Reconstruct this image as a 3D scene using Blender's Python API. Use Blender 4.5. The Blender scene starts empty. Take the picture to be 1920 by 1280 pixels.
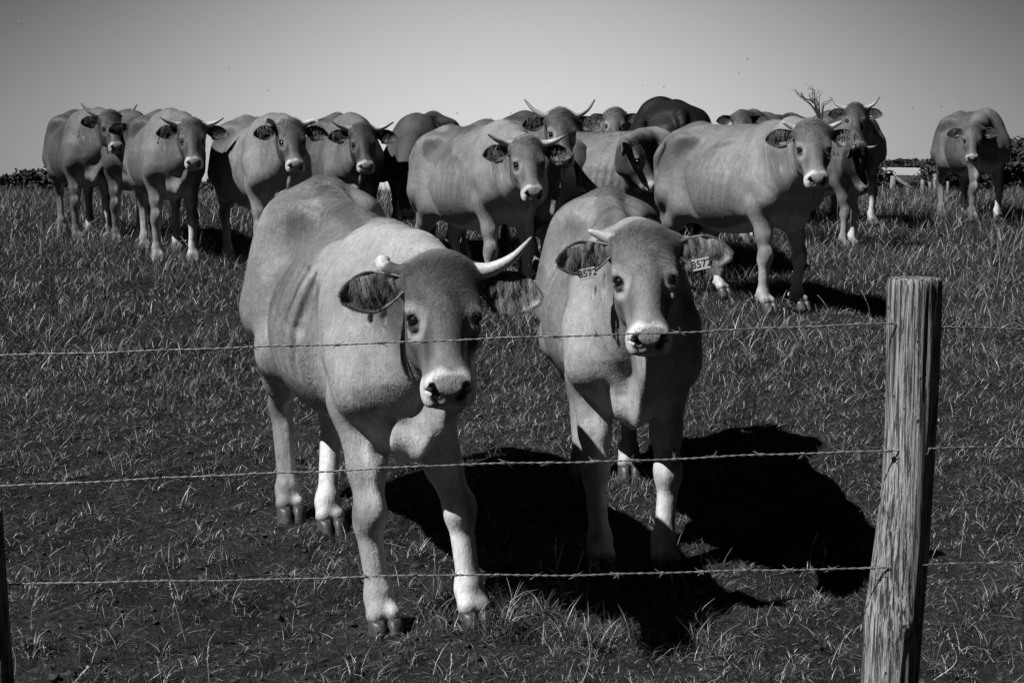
import bpy, bmesh, math, random
import numpy as np
from mathutils import Vector, Matrix

# ============================================================ CAMERA, WORLD, SUN, EXPOSURE
SC = bpy.context.scene
COL = SC.collection
CAM_Z = 1.67
PITCH = math.radians(6.31)
FPX = 1920 * 50 / 36.0                                   # focal length in photo pixels
cam_d = bpy.data.cameras.new('camera'); cam = bpy.data.objects.new('camera', cam_d); COL.objects.link(cam)
cam_d.lens = 50; cam_d.sensor_width = 36; cam_d.clip_start = 0.05; cam_d.clip_end = 5000
cam.location = (0, 0, CAM_Z); cam.rotation_euler = (math.pi / 2 - PITCH, 0, 0)
SC.camera = cam

SUN_EL, SUN_AZ = 48.5, 209.0                              # azimuth of the direction TO the sun, from +X anticlockwise
sd_ = (math.cos(math.radians(SUN_EL)) * math.cos(math.radians(SUN_AZ)),
       math.cos(math.radians(SUN_EL)) * math.sin(math.radians(SUN_AZ)), math.sin(math.radians(SUN_EL)))
sun_d = bpy.data.lights.new('sun', 'SUN'); sun = bpy.data.objects.new('sun', sun_d); COL.objects.link(sun)
sun_d.energy = 5.0; sun_d.angle = math.radians(0.53); sun_d.color = (1, 1, 1)
sun.rotation_euler = Vector(sd_).to_track_quat('Z', 'Y').to_euler()

wd = bpy.data.worlds.new('World'); SC.world = wd; wd.use_nodes = True
nt = wd.node_tree; nt.nodes.clear()
N = nt.nodes.new
out = N('ShaderNodeOutputWorld'); bg = N('ShaderNodeBackground')
sky = N('ShaderNodeTexSky'); sky.sky_type = 'NISHITA'; sky.sun_disc = False
sky.sun_elevation = math.radians(SUN_EL); sky.sun_rotation = math.radians(90 - SUN_AZ)
sky.air_density = 1.0; sky.dust_density = 1.5; sky.ozone_density = 1.0; sky.altitude = 100
# black-and-white film behind a red filter: the red share of the sky, bright haze at the horizon, deep overhead
sep = N('ShaderNodeSeparateColor'); nt.links.new(sky.outputs[0], sep.inputs[0])
def wm(op, a, b=None):
    n = N('ShaderNodeMath'); n.operation = op
    for i, q in enumerate((a, b)):
        if q is None: continue
        if isinstance(q, (int, float)): n.inputs[i].default_value = q
        else: nt.links.new(q, n.inputs[i])
    return n.outputs[0]
tcw = N('ShaderNodeTexCoord'); sx = N('ShaderNodeSeparateXYZ'); nt.links.new(tcw.outputs['Generated'], sx.inputs[0])
el_ = wm('MAXIMUM', sx.outputs[2], 0.0)
az_ = wm('MULTIPLY', sx.outputs[0], sx.outputs[0])
fall = wm('MULTIPLY', wm('MULTIPLY', wm('POWER', el_, 2.0), wm('ADD', wm('MULTIPLY', az_, 9.0), 1.0)), -28.0)
haze = wm('ADD', wm('MULTIPLY', wm('POWER', 2.718, fall), 0.56), 0.014)
side = wm('ADD', wm('MULTIPLY', wm('POWER', 2.718, wm('MULTIPLY', az_, -10.0)), 0.84), 0.16)
side = wm('MULTIPLY', side, wm('ADD', wm('MULTIPLY', wm('MAXIMUM', sx.outputs[1], 0.0), 0.92), 0.08))
red = wm('ADD', wm('MULTIPLY', wm('MULTIPLY', sep.outputs[0], 0.05), 0.12), 0.0)
val = wm('ADD', wm('MULTIPLY', haze, side), wm('MULTIPLY', red, 0.03))
SKYV = val; nt.links.new(val, bg.inputs[0]); bg.inputs[1].default_value = 1.0
nt.links.new(bg.outputs[0], out.inputs[0])

SC.view_settings.view_transform = 'Standard'; SC.view_settings.look = 'None'
SC.view_settings.exposure = 0.3; SC.view_settings.gamma = 1.0
SC.render.engine = 'CYCLES'
SC.cycles.max_bounces = 6; SC.cycles.diffuse_bounces = 2; SC.cycles.glossy_bounces = 2
SC.cycles.transparent_max_bounces = 6; SC.cycles.use_denoising = True

def unproject(px, py, y):
    """photo pixel (1920x1280) to the world point at distance y"""
    dx = (px - 960) / FPX; dy = (640 - py) / FPX
    t = y / (math.cos(PITCH) + dy * math.sin(PITCH))
    return np.array([t * dx, y, CAM_Z + t * (-math.sin(PITCH) + dy * math.cos(PITCH))])

def project(p):
    x, y, z = p[0], p[1], p[2] - CAM_Z
    d = y * math.cos(PITCH) - z * math.sin(PITCH); up = y * math.sin(PITCH) + z * math.cos(PITCH)
    return (960 + FPX * x / d, 640 - FPX * up / d)

# ground profile along the view: nearly level at the fence, then a rise to a crest
_gy = np.array([-60, 0, 3.3, 5.2, 5.8, 6.4, 8.0, 10.8, 14.0, 18.9, 24.0, 28.0, 34.0, 60, 120, 200, 3000.0])
_gz = np.array([-.3, 0, 0.0, 0.03, 0.07, 0.13, 0.34, 0.70, 0.91, 1.19, 1.35, 1.40, 1.36, 0.7, -1.2, -2.0, -2.0])
_fy = np.arange(-60, 300, 0.1); _fz = np.interp(_fy, _gy, _gz)
_ker = np.hanning(17); _ker /= _ker.sum(); _fz = np.convolve(np.pad(_fz, 8, mode='edge'), _ker, 'valid')
_gr = np.random.default_rng(4)
_waves = [(_gr.normal(size=2) * f_, _gr.uniform(0, 6.28), a_) for f_, a_ in [(0.5, .02)] * 3 + [(1.6, .010)] * 4 + [(4.5, .006)] * 5 + [(11, .0045)] * 7 + [(28, .0035)] * 7]
def ground_np(x, y, detail=True):
    z = np.interp(y, _fy, _fz)
    if detail:
        for k_, ph, a_ in _waves: z = z + a_ * np.sin(x * k_[0] + y * k_[1] + ph)
    return z
def ground_z(x, y): return float(ground_np(np.array([x]), np.array([y]))[0])

# ============================================================ MATERIALS
MAT = {}
def mat(name, rough=0.8, spec=0.2):
    m = bpy.data.materials.new(name); m.use_nodes = True; MAT[name] = m
    b = m.node_tree.nodes['Principled BSDF']
    b.inputs['Roughness'].default_value = rough; b.inputs['Specular IOR Level'].default_value = spec
    return m, m.node_tree, b
def node(t, kind, **kw):
    n = t.nodes.new(kind)
    for k_, v_ in kw.items():
        if k_.startswith('i_'): n.inputs[k_[2:].replace('_', ' ')].default_value = v_
        else: setattr(n, k_, v_)
    return n
def math_(t, op, a, b=None, c=None):
    n = t.nodes.new('ShaderNodeMath'); n.operation = op
    for i, q in enumerate((a, b, c)):
        if q is None: continue
        if isinstance(q, (int, float)): n.inputs[i].default_value = q
        else: t.links.new(q, n.inputs[i])
    return n.outputs[0]
def noise(t, scale, detail=3, rough=0.6, vec=None, dist=0.0, stretch=None):
    n = t.nodes.new('ShaderNodeTexNoise'); n.inputs['Scale'].default_value = scale; n.inputs['Detail'].default_value = detail
    n.inputs['Roughness'].default_value = rough; n.inputs['Distortion'].default_value = dist
    tc = t.nodes.new('ShaderNodeTexCoord'); src = vec or tc.outputs['Object']
    if stretch:
        mp = t.nodes.new('ShaderNodeMapping'); mp.inputs['Scale'].default_value = stretch; t.links.new(src, mp.inputs[0]); src = mp.outputs[0]
    t.links.new(src, n.inputs['Vector'])
    return n.outputs[0]
def mrange(t, v, a, b, c, d):
    n = t.nodes.new('ShaderNodeMapRange'); t.links.new(v, n.inputs[0])
    for i, q in enumerate((a, b, c, d)): n.inputs[i + 1].default_value = q
    return n.outputs[0]
def attr(t, name):
    n = t.nodes.new('ShaderNodeAttribute'); n.attribute_name = name; return n.outputs['Fac']
def gray(t, v, sock):
    c = t.nodes.new('ShaderNodeCombineColor')
    for i in range(3): t.links.new(v, c.inputs[i])
    t.links.new(c.outputs[0], sock)

m, t, b = mat('coat', 0.5, 0.3)
tone = attr(t, 'tone')
big = math_(t, 'MULTIPLY', mrange(t, noise(t, 4.0, 5, 0.65, dist=0.9), 0.3, 0.7, 0.76, 1.2), mrange(t, noise(t, 17, 4, 0.65, dist=1.2, stretch=(1, 1, .55)), 0.3, 0.7, 0.84, 1.14))
fine = mrange(t, noise(t, 75, 3, 0.7, stretch=(1, 1.0, 0.28)), 0.3, 0.7, 0.84, 1.16)
v_ = math_(t, 'MULTIPLY', math_(t, 'MULTIPLY', tone, big), fine)
gray(t, v_, b.inputs['Base Color'])
wet = attr(t, 'wet')
t.links.new(mrange(t, wet, 0, 1, 0.50, 0.30), b.inputs['Roughness'])
t.links.new(mrange(t, wet, 0, 1, 0.22, 0.45), b.inputs['Specular IOR Level'])
b.inputs['Sheen Weight'].default_value = 0.0
bp_ = t.nodes.new('ShaderNodeBump'); bp_.inputs['Strength'].default_value = 0.5; bp_.inputs['Distance'].default_value = 0.007
hgt = math_(t, 'ADD', noise(t, 110, 3, 0.7, stretch=(1, 1, 0.25)), math_(t, 'MULTIPLY', noise(t, 14, 3, 0.6), 1.6))
t.links.new(hgt, bp_.inputs['Height']); t.links.new(bp_.outputs[0], b.inputs['Normal'])

m, t, b = mat('horn_bone', 0.45, 0.4)
tt = attr(t, 't'); dk = attr(t, 'dark'); bs = attr(t, 'base')
tip = math_(t, 'MULTIPLY', mrange(t, tt, 0.55, 0.92, 0, 1), dk)
v_ = math_(t, 'MULTIPLY', bs, math_(t, 'SUBTRACT', 1.0, math_(t, 'MULTIPLY', tip, 0.93)))
v_ = math_(t, 'MULTIPLY', v_, mrange(t, noise(t, 60, 4, 0.7), 0.3, 0.7, 0.75, 1.15))
gray(t, v_, b.inputs['Base Color'])
bp_ = t.nodes.new('ShaderNodeBump'); bp_.inputs['Strength'].default_value = 0.5; bp_.inputs['Distance'].default_value = 0.004
t.links.new(noise(t, 90, 3, 0.6), bp_.inputs['Height']); t.links.new(bp_.outputs[0], b.inputs['Normal'])

m, t, b = mat('eye', 0.06, 0.6); b.inputs['Base Color'].default_value = (0.008, 0.008, 0.008, 1)
m, t, b = mat('hoof', 0.45, 0.4)
v_ = mrange(t, noise(t, 30, 4, 0.6, stretch=(1, 1, 6)), 0.3, 0.7, 0.02, 0.09)
gray(t, v_, b.inputs['Base Color'])
# ============================================================ IMPLICIT-SURFACE TOOLKIT
def V(*a):
    return np.array(a, dtype=np.float64)

def unit(v):
    v = np.asarray(v, float)
    return v / (np.linalg.norm(v) + 1e-12)

class Field:
    """signed distance grid; shapes are melted in one after another, then skinned as ONE mesh"""
    def __init__(self, lo, hi, h):
        self.lo = np.array(lo, float); self.h = h
        self.n = (np.ceil((np.array(hi) - self.lo) / h).astype(int) + 1)
        self.d = np.full(self.n, 0.5, np.float32)
    def _sub(self, lo, hi):
        i0 = np.clip(np.floor((lo - self.lo) / self.h).astype(int), 0, self.n - 1)
        i1 = np.clip(np.ceil((hi - self.lo) / self.h).astype(int) + 1, 1, self.n)
        if np.any(i1 <= i0): return None
        ax = [(self.lo[k] + self.h * np.arange(i0[k], i1[k])).astype(np.float32) for k in range(3)]
        X, Y, Z = np.meshgrid(*ax, indexing='ij', sparse=True)
        return (slice(i0[0], i1[0]), slice(i0[1], i1[1]), slice(i0[2], i1[2])), X, Y, Z
    def _mix(self, s, e, k, mode):
        d = self.d[s]
        if mode == 'add':
            t = np.maximum(k - np.abs(d - e), 0.0) / k
            self.d[s] = np.minimum(d, e) - t * t * k * 0.25
        else:
            e = -e
            t = np.maximum(k - np.abs(d - e), 0.0) / k
            self.d[s] = np.maximum(d, e) + t * t * k * 0.25
    def ell(self, c, r, R=None, k=0.05, mode='add'):
        """ellipsoid; R rows are its axes"""
        c = np.array(c, float); r = np.array(r, float)
        ext = r if R is None else np.abs(np.array(R).T) @ r
        m = k + 3 * self.h
        g = self._sub(c - ext - m, c + ext + m)
        if g is None: return
        s, X, Y, Z = g
        x, y, z = X - c[0], Y - c[1], Z - c[2]
        if R is not None:
            R = np.array(R)
            x, y, z = (R[0, 0] * x + R[0, 1] * y + R[0, 2] * z, R[1, 0] * x + R[1, 1] * y + R[1, 2] * z,
                       R[2, 0] * x + R[2, 1] * y + R[2, 2] * z)
        a, b, e = x / r[0], y / r[1], z / r[2]
        k0 = np.sqrt(a * a + b * b + e * e)
        k1 = np.sqrt((a / r[0]) ** 2 + (b / r[1]) ** 2 + (e / r[2]) ** 2) + 1e-6
        self._mix(s, (k0 * (k0 - 1) / k1).astype(np.float32), k, mode)
    def cap(self, a, b, ra, rb, k=0.04, mode='add', sq=1.0, ax=(0, 1, 0)):
        """tapered capsule, squashed by sq along ax"""
        a = np.array(a, float); b = np.array(b, float)
        r = max(ra, rb) * max(1.0, sq); m = k + 3 * self.h
        g = self._sub(np.minimum(a, b) - r - m, np.maximum(a, b) + r + m)
        if g is None: return
        s, X, Y, Z = g
        ab = b - a; L2 = float(ab @ ab) + 1e-12
        x, y, z = X - a[0], Y - a[1], Z - a[2]
        t = np.clip((x * ab[0] + y * ab[1] + z * ab[2]) / L2, 0, 1)
        x, y, z = x - t * ab[0], y - t * ab[1], z - t * ab[2]
        if sq != 1.0:
            ax = unit(ax); p = x * ax[0] + y * ax[1] + z * ax[2]
            f = (1.0 / sq - 1.0) * p
            x, y, z = x + f * ax[0], y + f * ax[1], z + f * ax[2]
        e = np.sqrt(x * x + y * y + z * z) - (ra + t * (rb - ra))
        if sq < 1.0: e = e * (sq * 0.6 + 0.4)
        self._mix(s, e.astype(np.float32), k, mode)
    def chain(self, pts, rad, k=0.04, **kw):
        for i in range(len(pts) - 1):
            self.cap(pts[i], pts[i + 1], rad[i], rad[i + 1], k=k, **kw)
    def skin(self):
        """naive surface nets -> verts, quads"""
        d = self.d; ins = d < 0
        nx, ny, nz = d.shape
        cnt = np.zeros((nx - 1, ny - 1, nz - 1), np.int8)
        for i in (0, 1):
            for j in (0, 1):
                for k in (0, 1):
                    cnt += ins[i:nx - 1 + i, j:ny - 1 + j, k:nz - 1 + k]
        act = (cnt > 0) & (cnt < 8)
        I = np.argwhere(act)
        idx = np.full(act.shape, -1, np.int64)
        idx[act] = np.arange(len(I))
        acc = np.zeros((len(I), 3)); num = np.zeros(len(I))
        cor = [(i, j, k) for i in (0, 1) for j in (0, 1) for k in (0, 1)]
        val = {c: d[I[:, 0] + c[0], I[:, 1] + c[1], I[:, 2] + c[2]].astype(np.float64) for c in cor}
        for c in cor:
            for a in range(3):
                if c[a]: continue
                e = list(c); e[a] = 1; e = tuple(e)
                v0, v1 = val[c], val[e]
                m = (v0 < 0) != (v1 < 0)
                t = np.where(m, v0 / np.where(m, v0 - v1, 1), 0)
                p = np.tile(np.array(c, float), (len(I), 1)); p[:, a] = t
                acc[m] += p[m]; num[m] += 1
        P = self.lo + self.h * (I + acc / num[:, None])
        quads = []
        for a in range(3):
            b, c = (a + 1) % 3, (a + 2) % 3
            s0 = [slice(None)] * 3; s1 = [slice(None)] * 3
            s0[a] = slice(0, -1); s1[a] = slice(1, None)
            f0, f1 = ins[tuple(s0)], ins[tuple(s1)]
            for flip, m in ((False, f0 & ~f1), (True, ~f0 & f1)):
                E = np.argwhere(m)
                ok = (E[:, b] > 0) & (E[:, c] > 0) & (E[:, b] < d.shape[b] - 1) & (E[:, c] < d.shape[c] - 1)
                E = E[ok]
                def g(db, dc):
                    q = E.copy(); q[:, b] -= db; q[:, c] -= dc
                    return idx[q[:, 0], q[:, 1], q[:, 2]]
                q = np.stack([g(1, 1), g(0, 1), g(0, 0), g(1, 0)], 1)
                if flip: q = q[:, ::-1]
                quads.append(q)
        return P, np.concatenate(quads)

def relax(P, Q, it=2, lam=0.5):
    """light Laplacian smoothing of a quad mesh"""
    for _ in range(it):
        acc = np.zeros_like(P); n = np.zeros(len(P))
        for i in range(4):
            a, b = Q[:, i], Q[:, (i + 1) % 4]
            for c in range(3):
                acc[:, c] += np.bincount(a, P[b, c], len(P)) + np.bincount(b, P[a, c], len(P))
            n += np.bincount(a, minlength=len(P)) + np.bincount(b, minlength=len(P))
        P = P + lam * (acc / np.maximum(n, 1)[:, None] - P)
    return P

def mesh_np(name, P, Q, mat, parent=None, attrs=None, smooth=True, loc=None):
    """one mesh object straight from arrays"""
    me = bpy.data.meshes.new(name)
    P = np.asarray(P, np.float32); Q = np.asarray(Q)
    me.vertices.add(len(P)); me.vertices.foreach_set('co', P.ravel())
    k = Q.shape[1]
    me.loops.add(Q.size); me.loops.foreach_set('vertex_index', Q.ravel().astype(np.int32))
    me.polygons.add(len(Q))
    me.polygons.foreach_set('loop_start', np.arange(0, Q.size, k, dtype=np.int32))
    me.update(calc_edges=True)
    if smooth: me.polygons.foreach_set('use_smooth', np.ones(len(Q), bool))
    for an, av in (attrs or {}).items():
        at = me.attributes.new(an, 'FLOAT', 'POINT'); at.data.foreach_set('value', np.asarray(av, np.float32))
    if mat: me.materials.append(mat)
    o = bpy.data.objects.new(name, me); COL.objects.link(o)
    if parent is not None: o.parent = parent
    if loc is not None: o.location = loc
    return o

# ============================================================ COW
def sstep(a, b, x):
    t = np.clip((x - a) / (b - a), 0, 1); return t * t * (3 - 2 * t)

def ear_mesh(base, tip, up, width, cup, n=20, m=15):
    """a cupped leaf from base to tip; up = the furry back of the ear, the hollow looks along -up"""
    base, tip = np.array(base), np.array(tip)
    d = tip - base; L = np.linalg.norm(d); d = d / L
    up = unit(up - (up @ d) * d); side = np.cross(d, up)
    outer, inner = [], []
    for i in range(n):
        t = i / (n - 1)
        w = 0.5 * width * (0.34 + 0.66 * math.sin(min(1.0, t / 0.55) * math.pi / 2)) * max(0.0, 1 - max(0.0, (t - 0.42) / 0.58) ** 1.9) ** 0.75 + 0.0015
        wrap = 1.9 - 1.15 * min(1.0, t * 1.6)                     # rolled tube at the root, open leaf at the tip
        for j in range(m):
            s = -1 + 2 * j / (m - 1); ang = s * wrap
            ripple = 0.03 * math.sin(t * 7 + 2 * s) * w
            c = base + d * (L * t) + side * (w * math.sin(ang) / max(math.sin(min(wrap, 1.57)), 0.3)) + up * (cup * (math.cos(ang) - 0.5) * (1 - 0.5 * t) + ripple) - up * (0.045 * t * t * width / 0.13)
            nrm = unit(up * math.cos(ang) + side * math.sin(ang)); th = 0.0045 * (1 - 0.5 * t)
            outer.append(c + nrm * th); inner.append(c - nrm * th)
    P = np.array(outer + inner); N = n * m; Q = []
    for i in range(n - 1):
        for j in range(m - 1):
            a = i * m + j
            Q.append((a, a + 1, a + m + 1, a + m)); Q.append((N + a, N + a + m, N + a + m + 1, N + a + 1))
    for i in range(n - 1):
        for j in (0, m - 1):
            a = i * m + j; q = (a, a + m, N + a + m, N + a)
            Q.append(q if j == 0 else q[::-1])
    for j in range(m - 1):
        a = (n - 1) * m + j; Q.append((a, a + 1, N + a + 1, N + a))
    return P, np.array(Q)

def tube_mesh(pts, rad, seg=12, bump=0.0, seed=0):
    pts = [np.array(p, float) for p in pts]; rr = random.Random(seed)
    P = []; Q = []; n = len(pts); prev = None
    for i, p in enumerate(pts):
        t = unit(pts[min(i + 1, n - 1)] - pts[max(i - 1, 0)])
        a = prev if prev is not None else (V(0, 0, 1) if abs(t[2]) < 0.9 else V(1, 0, 0))
        a = unit(a - (a @ t) * t); b = np.cross(t, a); prev = a
        for j in range(seg):
            th = 2 * math.pi * j / seg; r = rad[i] * (1 + bump * rr.uniform(-1, 1))
            P.append(p + a * r * math.cos(th) + b * r * math.sin(th))
    for i in range(n - 1):
        for j in range(seg):
            k = (j + 1) % seg
            Q.append((i * seg + j, i * seg + k, (i + 1) * seg + k, (i + 1) * seg + j))
    c0 = len(P); P.append(pts[0]); P.append(pts[-1])
    for j in range(seg):
        k = (j + 1) % seg
        Q.append((c0, k, j, j)); Q.append((c0 + 1, (n - 1) * seg + j, (n - 1) * seg + k, (n - 1) * seg + k))
    return np.array(P), Q

def mesh_list(name, P, F, mat, parent=None, attrs=None, smooth=True):
    me = bpy.data.meshes.new(name)
    faces = [tuple(dict.fromkeys(int(i) for i in f)) for f in F]
    me.from_pydata([tuple(map(float, p)) for p in P], [], faces)
    if smooth: me.polygons.foreach_set('use_smooth', [True] * len(me.polygons))
    for an, av in (attrs or {}).items():
        at = me.attributes.new(an, 'FLOAT', 'POINT'); at.data.foreach_set('value', np.asarray(av, np.float32))
    if mat: me.materials.append(mat)
    o = bpy.data.objects.new(name, me); COL.objects.link(o)
    if parent is not None: o.parent = parent
    return o

def spline(pts, n):
    """Catmull-Rom through pts"""
    pts = [np.array(p, float) for p in pts]
    pts = [2 * pts[0] - pts[1]] + pts + [2 * pts[-1] - pts[-2]]
    out = []; m = len(pts) - 3
    for i in range(n):
        s = i / (n - 1) * m; k = min(int(s), m - 1); t = s - k
        a, b, c, d = pts[k:k + 4]
        out.append(0.5 * ((2 * b) + (c - a) * t + (2 * a - 5 * b + 4 * c - d) * t * t + (3 * b - a - 3 * c + d) * t ** 3))
    return out

LEGS0 = {'fl': (0.0, 0.0), 'fr': (0.0, 0.0), 'hl': (0.0, 0.0), 'hr': (0.0, 0.0)}

def make_cow(label, px, dist, yaw, head=None, h=0.012, size=1.0, tone=0.30, legs=None, horns=None,
             ears=None, face=0.85, white_legs=0.35, seed=0, hooves=False, eyes=True, tags=(), fur=0,
             belly=0.95, rump=0.0, slope=None, tail=True, slim=0.94, light_eye=0.35, poll_hair=0, zoff=0.0, bone=1.0,
             muzzle_light=1.0, inner_white=0.55, chest=0.84, rear=0.94, bony=1.0, dewlap=1.0, tail_pts=None, group=None, switch=False):
    """px: pixel column under the middle of the trunk; dist: metres from the camera; yaw: heading in degrees
    (-90 = towards the camera); head: dict(poll=(px,py), d=metres, a=degrees turned to the picture's right, b=face slope, r=roll)"""
    rnd = random.Random(seed)
    S = size
    cx = (px - 960) / FPX * dist
    cy = dist
    yr = math.radians(yaw)
    cz = ground_z(cx, cy)
    fwd = V(math.cos(yr), math.sin(yr), 0); left = V(-math.sin(yr), math.cos(yr), 0)
    if slope is None:
        e = 0.65 * S
        slope = (ground_z(cx + fwd[0] * e, cy + fwd[1] * e) - ground_z(cx - fwd[0] * e, cy - fwd[1] * e)) / (2 * e)
    root = bpy.data.objects.new('cow', None); COL.objects.link(root)
    root.empty_display_size = 0.1
    root.location = (cx, cy, cz); root.rotation_euler = (0, 0, yr)
    root['label'] = label; root['category'] = 'cow'; root['group'] = group or 'cows standing in the pasture'
    Rw = np.stack([fwd, left, V(0, 0, 1)])                 # world -> local rows
    def L(p):                                              # world point to local
        return Rw @ (np.array(p, float) - V(cx, cy, cz))
    def B(x, y, z):                                        # body point in template metres
        y = y * (1 - (1 - chest) * sstep(0.0, 0.45, x) * sstep(0.35, 0.7, z)) * (1 - (1 - rear) * sstep(-0.1, -0.45, x) * sstep(0.9, 1.15, z)); x, y, z = x * S, y * S, z * S
        r_ = rump * sstep(0.35, -0.55, x / S) * sstep(0.55, 1.0, z / S)
        return V(x, y, z + slope * x + r_ + zoff)
    # ---- head frame
    if head is None: head = {}
    if 'poll' in head:
        poll = L(unproject(head['poll'][0], head['poll'][1], head['d']))
        wp = unproject(head['poll'][0], head['poll'][1], head['d'])
        tocam = unit(V(0, 0, CAM_Z) - wp); base_ang = math.atan2(tocam[0], -tocam[1])
    else:
        poll = B(*head.get('at', (1.22, 0.0, 1.45)))
        base_ang = 0.0
    a = base_ang + math.radians(head.get('a', 0.0)); b_ = math.radians(head.get('b', 48)); ro = math.radians(head.get('r', 0))
    F = V(math.sin(a), -math.cos(a), 0)
    u = F * math.cos(b_) + V(0, 0, -math.sin(b_)); w = F * math.sin(b_) + V(0, 0, math.cos(b_)); v = np.cross(w, u)
    v2 = v * math.cos(ro) + np.cross(F, v) * math.sin(ro)
    Rr = lambda q: q * math.cos(ro) + np.cross(F, q) * math.sin(ro) + F * (F @ q) * (1 - math.cos(ro))
    u, w, v = (Rw @ Rr(q) for q in (u, w, v))
    HS = S * head.get('s', 1.0)
    def H(uu, vv, ww):
        return poll + (u * uu + v * vv + w * ww) * HS
    HR = np.stack([u, v, w])
    # ---- bounds
    ch = [H(0.6, 0, 0), H(-0.12, 0, 0.05), H(0.2, 0.3, 0), H(0.2, -0.3, 0), H(0.2, 0, -0.35)]
    lo = np.minimum.reduce([B(-1.15, -0.52, 0)] + ch) - 0.06; hi = np.maximum.reduce([B(0.9, 0.52, 1.56)] + ch) + 0.06
    lo[2] = -0.3 * 1.0 - abs(slope) * 0.8; hi[2] = max(hi[2], 1.62 * S + abs(slope) + rump + zoff)
    f = Field(lo, hi, h)
    s_ = S
    def ell(c, r, k=0.06, R=None, mode='add'):
        f.ell(B(*c), np.array(r) * s_, R, k=k * s_, mode=mode)
    def cap(p, q, ra, rb, k=0.05, **kw):
        f.cap(B(*p), B(*q), ra * s_, rb * s_, k=k * s_, **kw)
    # ---- trunk
    wd = slim
    ell((0.02, 0, 1.00), (0.66, 0.335 * wd, 0.36), 0.1)
    ell((-0.10, 0, 0.87), (0.60, 0.36 * wd * belly, 0.33 * belly), 0.12)
    ell((-0.02, 0, 0.95), (0.42, 0.385 * wd * belly, 0.30), 0.12)
    cap((0.44, 0, 1.14), (0.42, 0, 0.86), 0.245 * wd, 0.225 * wd, 0.12)             # chest
    cap((0.60, 0, 0.90), (0.62, 0, 0.76), 0.19, 0.12, 0.12)                         # brisket
    cap((-0.50, 0, 1.13), (-0.74, 0, 1.12), 0.265 * wd * rear, 0.21 * wd * rear, 0.1)             # rump
    cap((0.44, 0, 1.31), (-0.60, 0, 1.335), 0.085, 0.075, 0.13)                     # backline
    cap((0.46, 0, 1.33), (0.30, 0, 1.35), 0.06, 0.055, 0.10)                        # withers
    cap((-0.55, 0, 1.355), (-0.86, 0, 1.31), 0.05, 0.045, 0.10)                     # sacrum to tail head
    for sd in (1, -1):
        ell((-0.50, sd * (0.205 + 0.04 * bony) * wd, 1.270 + 0.02 * bony), (0.070, 0.045, 0.045), 0.09)           # hook bone
        cap((-0.42, sd * 0.11, 1.300), (-0.72, sd * 0.09, 1.285), 0.07, 0.065, 0.10)  # loin to rump
        for q in range(7):                                                           # ribs
            xr = 0.20 - 0.075 * q
            f.chain([B(xr + .02, sd * (0.30 + .02 * bony) * wd, 1.22), B(xr, sd * 0.402 * wd, 1.02), B(xr - .03, sd * 0.392 * wd, 0.82)], [0.006 * s_, 0.011 * bony * s_, 0.006 * s_], k=0.035 * s_, mode='sub')
        f.cap(B(-0.40, sd * 0.12, 1.415), B(0.25, sd * 0.13, 1.405), 0.03 * s_, 0.03 * s_, k=0.10 * s_, mode='sub')   # beside the spine
        cap((-0.55, sd * 0.2 * wd, 1.26), (-0.86, sd * 0.115, 1.19), 0.05, 0.045, 0.1)
        # shoulder
        cap((0.36, sd * 0.14, 1.30), (0.52, sd * 0.225 * wd, 1.02), 0.075, 0.125, 0.09, sq=0.75)
        cap((0.52, sd * 0.215 * wd, 1.02), (0.58, sd * 0.205, 0.88), 0.125, 0.105, 0.08)
        cap((0.60, sd * 0.20, 0.90), (0.43, sd * 0.195, 0.80), 0.105, 0.095, 0.05)
        # thigh
        cap((-0.62, sd * 0.15 * wd, 1.15), (-0.60, sd * 0.205, 0.88), 0.19, 0.165, 0.09)
        cap((-0.80, sd * 0.13, 1.10), (-0.76, sd * 0.17, 0.80), 0.13, 0.105, 0.09)
        cap((-0.46, sd * 0.21 * wd, 0.95), (-0.42, sd * 0.23, 0.74), 0.10, 0.085, 0.09) # stifle
        # flank hollow between last rib and hook
        f.ell(B(-0.33, sd * 0.37 * wd, 1.20), np.array((0.13, 0.085, 0.10)) * s_, k=0.11 * s_, mode='sub')
        f.cap(B(-0.66, sd * 0.29 * wd, 1.20), B(-0.74, sd * 0.27 * wd, 1.05), 0.035 * s_, 0.03 * s_, k=0.08 * s_, mode='sub')   # between hook and pin
        f.cap(B(-0.40, sd * 0.37 * wd, 1.05), B(-0.27, sd * 0.34 * wd, 0.70), 0.03 * s_, 0.035 * s_, k=0.07 * s_, mode='sub')   # in front of the stifle
        # hollow behind the shoulder
        f.cap(B(0.27, sd * 0.40 * wd, 1.15), B(0.31, sd * 0.385 * wd, 0.78), 0.042 * s_, 0.045 * s_, k=0.07 * s_, mode='sub')
    # ---- legs
    lg = dict(LEGS0); lg.update(legs or {})
    feet = {}
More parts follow.
